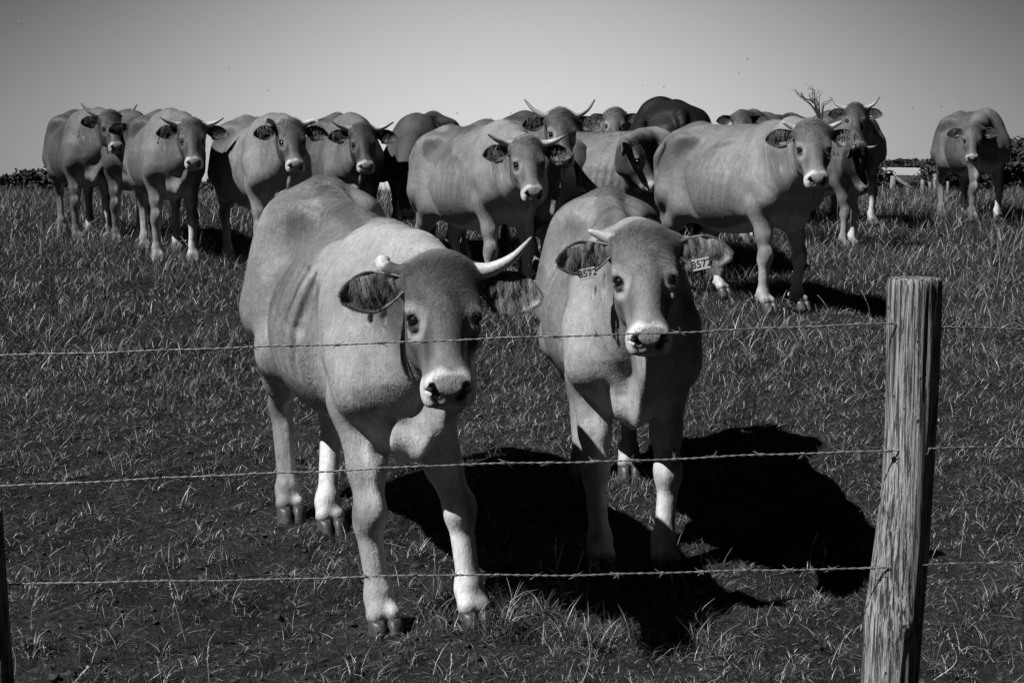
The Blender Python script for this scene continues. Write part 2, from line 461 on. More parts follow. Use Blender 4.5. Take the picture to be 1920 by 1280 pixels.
    for nm, (dx, dy) in lg.items():
        sd = 1 if nm[1] == 'l' else -1
        if nm[0] == 'f':
            fx, fy = 0.50 + dx, sd * 0.165 + dy
            el = (0.43, sd * 0.195, 0.80)
            kn = (0.43 + (fx - 0.43) * 0.62 + 0.03, sd * 0.185 + (fy - sd * 0.185) * 0.6, 0.43)
            ft = (fx - 0.015, fy, 0.145)
            cap(el, tuple(np.array(el) * 0.4 + np.array(kn) * 0.6), 0.098, 0.061 * bone, 0.06)
            cap(tuple(np.array(el) * 0.4 + np.array(kn) * 0.6), kn, 0.060 * bone, 0.047 * bone, 0.04)
            ell((kn[0] + 0.008, kn[1], kn[2] - 0.005), (0.057 * bone, 0.056 * bone, 0.075), 0.03)
            ell((kn[0] - 0.03, kn[1], kn[2] - 0.03), (0.04, 0.038, 0.05), 0.03)
            cap((kn[0] - 0.004, kn[1], kn[2] - 0.06), ft, 0.042 * bone, 0.039 * bone, 0.035)
            hx, hy = fx + 0.05, fy
        else:
            fx, fy = -0.66 + dx, sd * 0.165 + dy
            st = (-0.44, sd * 0.215, 0.76)
            hk = (-0.80 + dx * 0.75, sd * 0.165 + dy * 0.7, 0.50)
            ft = (fx - 0.05, fy, 0.145)
            cap(st, tuple(np.array(st) * 0.5 + np.array(hk) * 0.5), 0.115, 0.082, 0.07)
            cap(tuple(np.array(st) * 0.5 + np.array(hk) * 0.5), hk, 0.078, 0.058, 0.05, sq=0.8)
            cap((-0.74, sd * 0.165, 0.80), (hk[0] - 0.035, hk[1], hk[2] + 0.05), 0.085, 0.026, 0.06, sq=0.7)   # tendon
            ell((hk[0] - 0.012, hk[1], hk[2]), (0.066, 0.047, 0.072), 0.035)
            cap((hk[0], hk[1], hk[2] - 0.04), ft, 0.046 * bone, 0.040 * bone, 0.04, sq=0.92)
            hx, hy = fx - 0.0, fy
        ell((ft[0] - 0.004, ft[1], ft[2] - 0.005), (0.050, 0.053, 0.055), 0.03)            # fetlock
        for q in (1, -1):                                                           # dew claws, pastern and the two toes
            ell((ft[0] - 0.05, ft[1] + q * 0.026, ft[2] - 0.03), (0.018, 0.015, 0.02), 0.012)
            cap((ft[0] + 0.004, ft[1] + q * 0.014, ft[2] - 0.03), (hx - 0.010, hy + q * 0.028, 0.085 if hooves else 0.062), 0.038, 0.036, 0.022)
            if not hooves:
                cap((hx - 0.01, hy + q * 0.034, 0.045), (hx + 0.03, hy + q * 0.030, 0.02), 0.040, 0.026, 0.012)
        feet[nm] = (hx, hy)
    # ---- neck
    nb = H(0.055, 0, -0.125); th_ = H(0.17, 0, -0.215)
    n0 = B(0.40, 0, 1.17); n1 = B(0.52, 0, 0.98)
    mid_t = (n0 * 0.48 + nb * 0.52) + V(0, 0, 0.015); mid_b = (n1 * 0.45 + th_ * 0.55) - V(0, 0, 0.02)
    lat = unit(np.cross(nb - n0, V(0, 0, 1)))
    f.chain([n0, mid_t, nb], [0.215 * s_, 0.150 * s_, 0.105 * s_], k=0.11 * s_, sq=0.86, ax=lat)
    f.chain([n1, mid_b, th_], [0.21 * s_, 0.135 * s_, 0.082 * s_], k=0.12 * s_, sq=0.88, ax=lat)
    crest = [B(0.40, 0, 1.33), (B(0.40, 0, 1.33) * 0.5 + H(-0.02, 0, -0.06) * 0.5) + V(0, 0, 0.01), H(-0.01, 0, -0.06)]
    f.chain(crest, [0.06 * s_, 0.062 * s_, 0.065 * s_], k=0.11 * s_)
    # dewlap: a thin fold hanging from throat to brisket
    dl = dewlap
    br = B(0.72, 0, 0.77)
    d0 = H(0.16, 0, -0.262)
    for q_, rr_ in ((0.0, 1.0), (0.45, 1.25), (0.8, 1.4)):                    # three overlapping sheets: thin edge in front, joined to the neck behind
        e0 = d0 * (1 - q_) + (nb * 0.4 + th_ * 0.6) * q_; e2 = br * (1 - q_) + B(0.56, 0, 0.86) * q_
        e1 = e0 * 0.5 + e2 * 0.5 - V(0, 0, 0.030 * s_ * dl * (1 - q_)) + (Rw @ V(0, 0, 0) + B(0.065 * dl, 0, 0) - B(0, 0, 0)) * (1 - q_)
        f.chain([e0, e1, e2 - V(0, 0, 0.02)], [0.030 * s_ * rr_, 0.060 * s_ * rr_, 0.075 * s_ * rr_], k=0.030 * s_, sq=0.27 + 0.22 * q_, ax=lat)
    f.cap(br, B(0.56, 0, 0.655), 0.07 * s_, 0.045 * s_, k=0.07 * s_, sq=0.45)
    for sd in (1, -1):   # fold of skin between brisket and arm
        f.cap(B(0.64, sd * 0.11, 0.80), B(0.44, sd * 0.085, 0.68), 0.062 * s_, 0.045 * s_, k=0.04 * s_)
        f.cap(B(0.70, sd * 0.155, 0.80), B(0.60, sd * 0.125, 0.66), 0.014 * s_, 0.012 * s_, k=0.05 * s_, mode='sub')
        # neck muscle in front of the shoulder
        f.cap(B(0.60, sd * 0.19, 0.98), nb * 0.62 + n0 * 0.38 + Rw @ np.zeros(3), 0.06 * s_, 0.045 * s_, k=0.10 * s_)
    for q in range(4):                                                        # soft folds down the side of the neck
        for sd in (1, -1):
            g_ = 0.30 + 0.17 * q; pa = n0 * (1 - g_) + nb * g_ + V(0, 0, 0.07 * s_); pb = n1 * (1 - g_) + th_ * g_ - V(0, 0, 0.02)
            rdn = (0.205 * (1 - g_) + 0.098 * g_) * s_
            f.chain([pa + lat * sd * rdn * .80, (pa + pb) / 2 + lat * sd * rdn * 1.00 + V(0.012 * math.sin(q * 2.1 + seed), 0, 0), pb + lat * sd * rdn * .80], [0.003 * s_, 0.006 * s_, 0.003 * s_], k=0.028 * s_, mode='sub')
    # ---- head (u towards the muzzle, v left, w out of the forehead)
    hs = HS
    def he(c, r, k=0.03, mode='add', R=None):
        f.ell(H(*c), np.array(r) * hs, HR if R is None else R, k=k * hs, mode=mode)
    def hc(p, q, ra, rb, k=0.03, mode='add', sq=1.0, ax=None):
        f.cap(H(*p), H(*q), ra * hs, rb * hs, k=k * hs, mode=mode, sq=sq, ax=v if ax is None else ax)
    he((0.100, 0, -0.095), (0.115, 0.108, 0.085), 0.05)          # skull
    hc((0.016, 0.088, -0.058), (0.016, -0.088, -0.058), 0.036, 0.036, 0.04)
    hc((0.008, 0.04, -0.048), (0.008, -0.04, -0.048), 0.040, 0.040, 0.04)      # poll, a level ridge from horn to horn
    hc((0.10, 0.045, -0.045), (0.10, -0.045, -0.045), 0.050, 0.050, 0.06)        # forehead, nearly flat
    hc((0.18, 0, -0.062), (0.41, 0, -0.050), 0.074, 0.049, 0.05) # face
    hc((0.15, 0, -0.030), (0.42, 0, -0.022), 0.036, 0.026, 0.04, sq=1.25)
    for sd in (1, -1):
        he((0.155, sd * 0.082, -0.036), (0.050, 0.036, 0.034), 0.035)       # brow
        he((0.225, sd * 0.080, -0.078), (0.055, 0.030, 0.040), 0.03)        # cheekbone
        he((0.165, sd * 0.062, -0.165), (0.110, 0.046, 0.085), 0.05)        # jaw muscle
        he((0.02, sd * 0.112, -0.080), (0.040, 0.040, 0.040), 0.04)         # ear root
        hc((0.26, sd * 0.048, -0.10), (0.42, sd * 0.036, -0.080), 0.038, 0.032, 0.04)
        hc((0.16, sd * 0.050, -0.220), (0.42, sd * 0.022, -0.118), 0.034, 0.022, 0.045)  # jaw bone
        f.cap(H(0.250, sd * 0.090, -0.045), H(0.37, sd * 0.072, -0.045), 0.006 * hs, 0.006 * hs, k=0.030 * hs, mode='sub')
    hc((0.22, 0, -0.18), (0.42, 0, -0.108), 0.042, 0.032, 0.05)
    # muzzle
    hc((0.435, 0.020, -0.050), (0.435, -0.020, -0.050), 0.050, 0.050, 0.045)
    he((0.456, 0, -0.046), (0.040, 0.055, 0.040), 0.03)
    hc((0.462, 0.026, -0.076), (0.462, -0.026, -0.076), 0.034, 0.034, 0.025)
    for sd in (1, -1):
        he((0.448, sd * 0.050, -0.082), (0.048, 0.028, 0.034), 0.028)       # lip corner
        he((0.452, sd * 0.043, -0.028), (0.040, 0.026, 0.024), 0.02)        # nostril wing
    hc((0.42, 0.012, -0.122), (0.452, 0.012, -0.116), 0.028, 0.024, 0.02)   # chin
    hc((0.42, -0.012, -0.122), (0.452, -0.012, -0.116), 0.028, 0.024, 0.02)
    if h < 0.02:
        f.cap(H(0.508, -0.045, -0.098), H(0.508, 0.045, -0.098), 0.009 * hs, 0.009 * hs, k=0.014 * hs, mode='sub')
        for sd in (1, -1):
            f.cap(H(0.506, sd * 0.045, -0.098), H(0.40, sd * 0.082, -0.116), 0.008 * hs, 0.004 * hs, k=0.014 * hs, mode='sub')
    for sd in (1, -1):
        f.cap(H(0.496, sd * 0.031, -0.042), H(0.470, sd * 0.050, -0.014), 0.012 * hs, 0.009 * hs, k=0.012 * hs, mode='sub')
        f.cap(H(0.480, sd * 0.036, -0.036), H(0.455, sd * 0.044, -0.045), 0.012 * hs, 0.009 * hs, k=0.008 * hs, mode='sub')
        f.cap(H(0.476, sd * 0.053, -0.022), H(0.462, sd * 0.064, -0.040), 0.006 * hs, 0.004 * hs, k=0.012 * hs, mode='sub')
        he((0.200, sd * 0.108, -0.040), (0.030, 0.020, 0.022), 0.012, 'sub')         # eye socket
        f.chain([H(0.172, sd * 0.088, -0.022), H(0.180, sd * 0.104, -0.028), H(0.200, sd * 0.112, -0.040)], [0.009 * hs, 0.011 * hs, 0.007 * hs], k=0.012 * hs)   # upper lid
        f.chain([H(0.232, sd * 0.090, -0.040), H(0.228, sd * 0.100, -0.052), H(0.205, sd * 0.106, -0.066)], [0.006 * hs, 0.007 * hs, 0.006 * hs], k=0.012 * hs)   # lower lid
    # ---- tail
    if tail:
        tp = tail_pts or [(-0.86, 0, 1.30), (-0.97, 0, 1.24), (-1.0, 0, 1.05), (-0.97, 0.01, 0.75), (-0.95, 0.02, 0.55)]
        tp = [B(*q) for q in tp]
        f.chain(spline(tp, 9), [r * s_ for r in (0.045, 0.036, 0.028, 0.024, 0.021, 0.019, 0.018, 0.017, 0.016)], k=0.04)
    P, Q = f.skin()
    P = relax(P, Q, 4 if h < 0.012 else 3, 0.5)
    # ---- coat colour, by anatomy
    rel = (P - poll) / HS
    U, Vv, W = rel @ u, rel @ v, rel @ w
    x, y, z = P[:, 0] / S, P[:, 1] / S, (P[:, 2] - slope * P[:, 0]) / S
    rng = np.random.default_rng(seed)
    def lump(fr, n=3):
        r = np.zeros(len(P))
        for _ in range(n):
            k_ = rng.normal(size=3) * fr; r += np.sin(P @ k_ + rng.uniform(0, 6.28))
        return r / n
    t = np.full(len(P), tone)
    t *= 1 + 0.20 * lump(4) + 0.12 * lump(11)
    t *= 1 - 0.20 * sstep(0.30, 0.62, x) * sstep(1.0, 1.15, z) * sstep(1.3, 1.1, z) * (0.5 + 0.5 * lump(6)) 
    t *= 0.80 + 0.28 * sstep(0.05, 0.50, x + 0.12 * lump(6))                              # the hindquarters darker than neck and shoulder
    t *= 1 - 0.36 * sstep(0.05, 0.22, lump(7, 4) + 0.25 * lump(22, 3)) * sstep(0.95, 1.15, z) * sstep(0.5, 0.2, x)          # rough winter coat left on the back
    t *= 1 - 0.25 * sstep(0.62, 0.50, z) * sstep(0.36, 0.44, z)       # smoky knees and hocks
    headm = sstep(-0.06, 0.03, U) * sstep(0.30, 0.22, np.abs(Vv)) * sstep(-0.30, -0.22, W) * sstep(0.16, 0.08, W) * (U < 0.62)
    t *= 1 + headm * (0.62 * face - 1)
    fl = headm * sstep(0.30, 0.42, U)
    t = t * (1 - fl * 0.5) + fl * 0.5 * tone * (0.8 + 0.3 * face)
    brisk = sstep(0.35, 0.65, x) * sstep(0.98, 0.68, z + 0.05 * lump(9)) * sstep(0.22, 0.08, np.abs(y) + 0.03 * lump(12)) * (1 - headm)
    t = t * (1 - 0.7 * brisk) + 0.7 * brisk * min(0.62, tone * 1.9)
    wl = sstep(0.52, 0.26, z) * white_legs
    t = t * (1 - wl) + wl * min(0.70, tone * 2.0)
    zz = np.clip((0.80 - z) / 0.65, 0, 1.1)
    cl_ = np.where(x > -0.1, 0.185 + (feet['fl'][1] - 0.185) * zz, 0.19 + (feet['hl'][1] - 0.19) * zz)
    cr_ = np.where(x > -0.1, -0.185 + (feet['fr'][1] + 0.185) * zz, -0.19 + (feet['hr'][1] + 0.19) * zz)
    ins_ = np.where(y > (cl_ + cr_) / 2, cl_ - y, y - cr_)
    inl = sstep(-0.010, 0.030, ins_) * sstep(0.80, 0.66, z) * sstep(0.05, 0.12, z) * (np.abs(x) < 1.05) * inner_white
    t = t * (1 - inl) + inl * 0.72
    inner = sstep(0.14, 0.05, np.abs(y)) * sstep(0.78, 0.6, z) * (np.abs(x) < 0.8) * 0.7
    t = t * (1 - inner) + inner * min(0.6, tone * 1.8)
    t *= 1 - 0.45 * sstep(0.17, 0.05, z) * (0.7 + 0.3 * lump(20))                       # mud on the feet
    # eyes: pale ring, dark rim
    for sd in (1, -1):
        de = np.sqrt(((U - 0.204) / 1.3) ** 2 + ((Vv - sd * 0.095) * .9) ** 2 + (W + 0.044) ** 2)
        ring = sstep(0.064, 0.038, de) * headm * light_eye
        t = t * (1 - ring) + ring * min(0.62, tone * 1.9)
        rim = sstep(0.031, 0.024, de)
        t = t * (1 - rim) + rim * 0.03
        A_ = np.array([0.490, 0.031, -0.040]); D_ = np.array([-0.022, 0.019, 0.026])
        q_ = np.clip(((U - A_[0]) * D_[0] + (Vv * sd - A_[1]) * D_[1] + (W - A_[2]) * D_[2]) / (D_ @ D_), 0, 1)
        dn = np.sqrt((U - A_[0] - D_[0] * q_) ** 2 + (Vv * sd - A_[1] - D_[1] * q_) ** 2 + (W - A_[2] - D_[2] * q_) ** 2) + 0.003 * q_
        no = sstep(0.0175, 0.0125, dn)
        hole = no
        if sd == 1: holes = hole
        else: holes = np.maximum(holes, hole)
    mz = sstep(0.402, 0.436, U - 0.25 * (W + 0.03) - 0.008 * np.sin(Vv * 90 + seed)) * headm * muzzle_light
    t = t * (1 - mz) + mz * np.minimum(0.60, 0.22 + tone * 1.3) * (1 - 0.25 * sstep(-.05, -.10, W))
    pad = sstep(0.056, 0.046, np.abs(Vv)) * sstep(0.438, 0.450, U) * sstep(-0.102, -0.090, W) * headm
    t = t * (1 - pad * 0.9) + pad * 0.9 * 0.20
    t = t * (1 - holes) + holes * 0.012
    mo = np.exp(-((W + 0.099 + 0.17 * np.clip(0.5 - U, 0, 1)) / 0.008) ** 2) * sstep(0.40, 0.43, U) * headm
    lowlip = sstep(-0.100, -0.112, W) * sstep(0.40, 0.43, U) * headm; t = t * (1 - lowlip * 0.7) + lowlip * 0.7 * 0.10
    t = t * (1 - mo) + mo * 0.02
    wet = np.clip(pad + mo, 0, 1)
    # ---- ears
    er = ears or {}
    parts_P = [P]; parts_Q = [Q]; parts_t = [t]; parts_w = [wet]
    ear_info = []
    for sd in (1, -1):
        e = er.get('l' if sd == 1 else 'r', {})
        if e.get('none'): continue
        bp = H(0.035, sd * 0.125, -0.075)
        out = e.get('dir', (0.22, sd * 1.0, -0.10))
        dvec = unit(u * out[0] + v * out[1] + w * out[2])
        length = e.get('len', 0.200) * HS
        upv = e.get('up', (-0.50, 0.0, -0.85))
        up = u * upv[0] + v * upv[1] + w * upv[2]
        EP, EQ = ear_mesh(bp, bp + dvec * length, up, e.get('w', 0.125) * HS, 0.040 * HS)
        n = len(EP) // 2
        if sd == -1 and False: EQ = EQ[:, ::-1]
        parts_Q.append(EQ + sum(len(p) for p in parts_P)); parts_P.append(EP)
        tt = np.full(len(EP), tone * e.get('back', 0.7)); tt[n:] = tone * e.get('tone', 0.45)
        parts_t.append(tt); parts_w.append(np.zeros(len(EP)))
        ear_info.append((sd, bp, dvec, length, unit(up - (up @ dvec) * dvec), e))
    P = np.concatenate(parts_P); Q = np.concatenate(parts_Q)
    body = mesh_np('body', P, Q, MAT['coat'], root, {'tone': np.clip(np.concatenate(parts_t), 0.01, 0.8), 'wet': np.concatenate(parts_w)})

    info = dict(root=root, H=H, B=B, u=u, v=v, w=w, HS=HS, S=S, body=body, P=P, Q=Q, tone=np.concatenate(parts_t), wet=np.concatenate(parts_w), ears=ear_info, poll=poll, gdown=Rw @ V(0, 0, -1), camdir_local=unit(Rw @ (V(0, 0, CAM_Z) - V(cx, cy, cz + 0.9))))
    # ---- horns
    for hn in (horns or []):
        pts = spline([H(*q) for q in hn['pts']], 12); n = len(pts)
        r0 = hn.get('r', 0.030) * HS; end = hn.get('end', 0.16)
        rad = [r0 * (1 - (1 - end) * (i / (n - 1)) ** hn.get('pow', 1.25)) for i in range(n)]
        if hn.get('blunt'): pts.append(pts[-1] + unit(pts[-1] - pts[-2]) * rad[-1] * 0.5); rad.append(rad[-1] * 0.55); n += 1
        else: pts.append(pts[-1] + unit(pts[-1] - pts[-2]) * rad[-1] * 1.2); rad.append(rad[-1] * 0.25); n += 1
        HP, HF = tube_mesh(pts, rad, 14, hn.get('rough', 0.03), seed)
        ta = [i // 14 / (n - 1) for i in range(14 * n)] + [0, 1]
        da = hn.get('dark', 0.75)
        mesh_list('horn', HP, HF, MAT['horn_bone'], root, {'t': ta, 'dark': [da] * len(ta), 'base': [hn.get('tone', 0.55) if q < .62 or 'tip' not in hn else hn['tip'] for q in ta]})
    # ---- eyes
    if eyes:
        for sd in (1, -1):
            bm = bmesh.new(); bmesh.ops.create_uvsphere(bm, u_segments=16, v_segments=10, radius=0.024 * HS)
            me = bpy.data.meshes.new('eye'); bm.to_mesh(me); bm.free()
            me.polygons.foreach_set('use_smooth', [True] * len(me.polygons)); me.materials.append(MAT['eye'])
            o = bpy.data.objects.new('eye', me); COL.objects.link(o); o.parent = root
            o.location = H(0.204, sd * 0.0885, -0.046)
    # ---- hooves
    if hooves:
        for nm, (hx, hy) in feet.items():
            o = bpy.data.objects.new('hoof', hoof_mesh()); COL.objects.link(o); o.parent = root
            o.location = B(hx, hy, 0.0); o.scale = (S * .9, S * .9, S * .82); o.rotation_euler = (0, -math.atan(slope), 0)
    # ---- ear tags: plates pierced through the lower edge of the ear
    for sd, bp, dvec, length, upn, e in ear_info:
        tg = (tags or {}).get('l' if sd == 1 else 'r')
        if not tg: continue
        side = np.cross(dvec, upn)
        if side @ w > 0 and False: side = -side
        down = side if (side @ (Rw @ V(0, 0, -1))) > 0 else -side
        c = bp + dvec * length * tg.get('t', 0.5) + down * tg.get('off', 0.05) * HS - upn * tg.get('front', 0.004) * HS
        W2, H2 = tg.get('w', 0.060) * HS, tg.get('h', 0.042) * HS
        xa = unit(dvec) * (1 if sd == 1 else -1); ya = -down; za = np.cross(xa, ya)
        if za @ (Rw @ unit(V(0, 0, CAM_Z) - (Rw.T @ c + V(cx, cy, cz)))) < 0: xa = -xa; za = -za
        M_ = Matrix((( *xa, ), ( *ya, ), ( *za, ))).transposed().to_4x4()
        bm = bmesh.new(); bmesh.ops.create_cube(bm, size=1.0)
        bmesh.ops.scale(bm, vec=(W2, H2, 0.003), verts=bm.verts); bmesh.ops.bevel(bm, geom=bm.edges[:], offset=0.0012, segments=2, affect='EDGES')
        me = bpy.data.meshes.new('ear_tag'); bm.to_mesh(me); bm.free(); me.materials.append(MAT['tag'])
        o = bpy.data.objects.new('ear_tag', me); COL.objects.link(o); o.parent = root
        o.matrix_local = Matrix.Translation(c) @ M_ @ Matrix.Rotation(math.radians(tg.get('rot', 0)), 4, 'Z')
        if tg.get('text'):
            fc = bpy.data.curves.new('tag_number', 'FONT'); fc.body = tg['text']; fc.size = H2 * 0.86; fc.align_x = 'CENTER'; fc.align_y = 'CENTER'
            fc.extrude = 0.0004; fc.offset = 0.0001; fc.materials.append(MAT['ink'])
            fo = bpy.data.objects.new('tag_number', fc); COL.objects.link(fo)
            tm = bpy.data.meshes.new_from_object(fo.evaluated_get(bpy.context.evaluated_depsgraph_get())); bpy.data.objects.remove(fo)
            fo = bpy.data.objects.new('tag_number', tm); COL.objects.link(fo); fo.parent = o; fo.location = (0, 0, 0.0022)
    return info

# ============================================================ HAIR
def strands(name, roots, dirs, lens, rad, tones, parent, bend=None, n=4, curl=0.0, rng=None):
    N = len(roots); ts = np.linspace(0, 1, n)
    dirs = dirs / (np.linalg.norm(dirs, axis=1, keepdims=True) + 1e-9)
    pts = roots[:, None, :] + dirs[:, None, :] * (ts[None, :, None] * lens[:, None, None])
    if bend is not None: pts = pts + bend[:, None, :] * ((ts ** 2)[None, :, None] * lens[:, None, None])
    if curl and rng is not None: pts[:, 1:] += rng.normal(size=(N, n - 1, 3)) * (lens[:, None, None] * curl)
    hc_ = bpy.data.hair_curves.new(name); hc_.add_curves([n] * N)
    hc_.attributes['position'].data.foreach_set('vector', pts.astype(np.float32).ravel())
    ra = hc_.attributes.get('radius') or hc_.attributes.new('radius', 'FLOAT', 'POINT')
    ra.data.foreach_set('value', (np.asarray(rad).reshape(-1, 1) * (1 - 0.85 * ts)[None, :] * np.ones((N, 1))).astype(np.float32).ravel())
    ta = hc_.attributes.new('tone', 'FLOAT', 'POINT'); ta.data.foreach_set('value', np.repeat(tones, n).astype(np.float32))
    hc_.materials.append(MAT['hair'])
    o = bpy.data.objects.new(name, hc_); COL.objects.link(o)
    if parent is not None: o.parent = parent
    return o

def coat_hair(info, n, seed=0, length=0.016, rad=0.0005, vary=0.20):
    # short coat over the whole body, lying backwards and down; longer on the poll and spine
    rng = np.random.default_rng(seed)
    P, Q, T = info['P'], info['Q'], info['tone']
    a, b, c, d = (P[Q[:, i]] for i in range(4))
    nrm = np.cross(c - a, d - b); ar = np.linalg.norm(nrm, axis=1) / 2; nrm /= (2 * ar[:, None] + 1e-12)
    Hd = lambda p: ((p - info['poll']) / info['HS'])
    ctr = (a + b + c + d) / 4
    rel = Hd(ctr); U, Vv, W = rel @ info['u'], rel @ info['v'], rel @ info['w']
    head = (U > -0.05) & (U < 0.55) & (np.abs(Vv) < 0.16) & (W > -0.3) & (W < 0.12)
    wgt = ar * np.where(head, 2.2, 1.0)
    wgt = wgt * np.where(head & (U > 0.405), np.where(info['wet'][Q[:, 0]] > .1, 0.0, 0.4), 1.0)
    Rw_cam = info['camdir_local']
    wgt = wgt * (((nrm @ Rw_cam) > -0.25))                       # the far side of the animal keeps only its skin relief
    k = rng.choice(len(Q), n, p=wgt / wgt.sum())
    s1, s2 = rng.random(n)[:, None], rng.random(n)[:, None]
    p = (a[k] * (1 - s1) + b[k] * s1) * (1 - s2) + (d[k] * (1 - s1) + c[k] * s1) * s2
    nn = nrm[k]
    rel = Hd(p); U, Vv, W = rel @ info['u'], rel @ info['v'], rel @ info['w']
    hd = head[k]
    flow = np.tile(np.array([-0.75, 0, -0.65]), (n, 1))
    # swirls of the winter coat
    flow[:, 0] += 0.5 * np.sin(p[:, 2] * 5 + p[:, 0] * 3 + seed); flow[:, 1] += 0.5 * np.sin(p[:, 0] * 7 + p[:, 2] * 4)
    ang = np.arctan2(Vv, U - 0.17); rad_ = np.hypot(Vv, U - 0.17)
    hflow = (info['u'][None] * (np.sin(ang) * 0.7 + np.cos(ang) * 0.6)[:, None] + info['v'][None] * (np.sin(ang) * 0.9 - 0.5 * np.cos(ang))[:, None])
    hflow = np.where((U > 0.26)[:, None], -info['u'][None] * 0.6 + info['v'][None] * Vv[:, None] * 3, hflow)
    flow = np.where(hd[:, None], hflow, flow)
    flow += rng.normal(size=(n, 3)) * 0.22
    flow -= (flow * nn).sum(1, keepdims=True) * nn
    flow /= np.linalg.norm(flow, axis=1, keepdims=True) + 1e-9
    poll = np.exp(-((U - 0.0) / 0.06) ** 2) * (np.abs(Vv) < 0.12) * (np.abs(W) < 0.12)
    fore = np.exp(-((U - 0.12) / 0.09) ** 2) * (np.abs(Vv) < 0.10) * (W > -0.09)
    S = info['S']
    x, y, z = p[:, 0] / S, p[:, 1] / S, p[:, 2] / S
    spine = np.exp(-(y / 0.06) ** 2) * (z > 1.25) * (x < 0.45) * ~hd
    L = length * (0.6 + 0.7 * rng.random(n)) * (1 + 1.0 * poll + 0.35 * fore + 1.0 * spine)
    L = L * np.where(hd, 1 - 0.5 * sstep(0.10, 0.36, U), 1.0) * np.where((z < 0.5), 0.7, 1.0)
    lift = 0.13 + 0.35 * poll + 0.10 * fore + 0.35 * spine
    dirs = flow * 1.0 + nn * lift[:, None]
    bend = -nn * (0.18 * (1 - poll))[:, None] + np.array([0, 0, -0.25])[None] * poll[:, None]
    tn = T[Q[k, 0]] * rng.uniform(1.08 - vary, 1.08 + vary, n) * (1 + 0.6 * vary * np.sin(p[:, 0] * 160 + 7 * np.sin(p[:, 2] * 40)))
    return strands('coat_hair', p - nn * 0.001, dirs, L, np.full(n, rad), np.clip(tn, 0.012, 0.8), info['root'], bend, 4, 0.04, rng)

def tuft_hair(info, n, seed, length=0.05, rad=0.0011, dark=0.45):
    """forelock standing on the poll"""
    rng = np.random.default_rng(seed + 50); H = info['H']
    vv = rng.uniform(-0.10, 0.10, n); uu = rng.normal(0.0, 0.025, n)
    R = np.array([H(a_, b_, -0.010 - 6 * b_ * b_ - max(0, -a_) * 0.6) for a_, b_ in zip(uu, vv)])
    up = info['w'] * 0.45 + info['u'] * 0.25
    D = up[None] + info['v'][None] * (vv * 5)[:, None] + info['u'][None] * rng.normal(0.1, 0.35, n)[:, None] + rng.normal(size=(60, 3))[rng.integers(0, 60, n)] * 0.35 + rng.normal(size=(n, 3)) * 0.1
    bend = info['u'][None] * 0.5 + rng.normal(size=(n, 3)) * 0.25
    base = float(np.median(info['tone'])) * dark
    return strands('forelock', R, D, length * rng.uniform(0.4, 1.0, n) * info['HS'], np.full(n, rad), base * rng.uniform(0.5, 1.6, n), info['root'], bend, 5, 0.03, rng)

def ear_hair(info, n, seed, rad=0.0006, light=1.0):
    rng = np.random.default_rng(seed + 90)
    R, D, Bn, T = [], [], [], []
    S = info['HS']
    for sd, bp, dvec, length, upn, e in info['ears']:
        side = np.cross(dvec, upn); down = side if side @ info['gdown'] > 0 else -side
        hw = e.get('w', 0.125) * 0.5 * S
        nl = 70; lt = rng.uniform(0.08, 0.78, nl) ** (1.2 if sd == -1 else .9); lq = rng.uniform(0.45 if sd == -1 else 0.15, 1.0, nl); k = rng.integers(0, nl, n)   # locks
        t = np.clip(lt[k] + rng.normal(0, .025, n), .05, .85); q = np.clip(lq[k] + rng.normal(0, .05, n), 0, 1)
        c = bp + dvec * (length * t)[:, None] + (-down)[None] * ((q * 2 - 1) * hw * 0.85)[:, None] + upn[None] * (0.016 * S * (1 - np.abs(q * 2 - 1)) - 0.010 * S - 0.03 * t * t)[:, None]
        ldir = down[None] * 0.8 + dvec[None] * rng.uniform(0.1, 0.9, nl)[:, None] - upn[None] * 0.5 + rng.normal(size=(nl, 3)) * 0.15
        R.append(c); D.append(ldir[k] + rng.normal(size=(n, 3)) * 0.07)
        Bn.append((down * 0.45 + upn * 0.15)[None] + rng.normal(size=(nl, 3))[k] * 0.15)
        T.append(float(np.median(info['tone'])) * e.get('hair', .7 if sd == -1 else .62) * light * (rng.uniform(0.35, 1.9, nl)[k]) * rng.uniform(0.7, 1.3, n))
        # rim fuzz
        m_ = n; t = rng.uniform(0.1, 1.0, m_); sgn = rng.choice([-1, 1], m_)
        wprof = hw * (0.34 + 0.66 * np.sin(np.minimum(1, t / .55) * 1.57)) * np.maximum(0.0, 1 - np.maximum(0, (t - 0.42) / 0.58) ** 1.9) ** .75
        c = bp + dvec * (length * t)[:, None] + down[None] * (wprof * sgn * 0.95)[:, None] - upn[None] * (0.004 * S + 0.045 * t * t)[:, None]
        R.append(c); D.append(down[None] * sgn[:, None] * 0.8 + dvec[None] * 0.8 + rng.normal(size=(m_, 3)) * 0.3); Bn.append(np.zeros((m_, 3)))
        T.append(float(np.median(info['tone'])) * rng.uniform(0.3, 0.8, m_))
    R, D, Bn, T = map(np.concatenate, (R, D, Bn, T))
    L = 0.045 * S * rng.uniform(0.35, 1.0, len(R)); L *= np.concatenate([np.r_[np.ones(len(c_) - m_), np.full(m_, .3)] for c_ in [np.zeros(n + m_)] * len(info['ears'])])
    return strands('ear_hair', R, D, L, np.full(len(R), rad), np.clip(T, .01, .7), info['root'], Bn, 5, 0.03, rng)

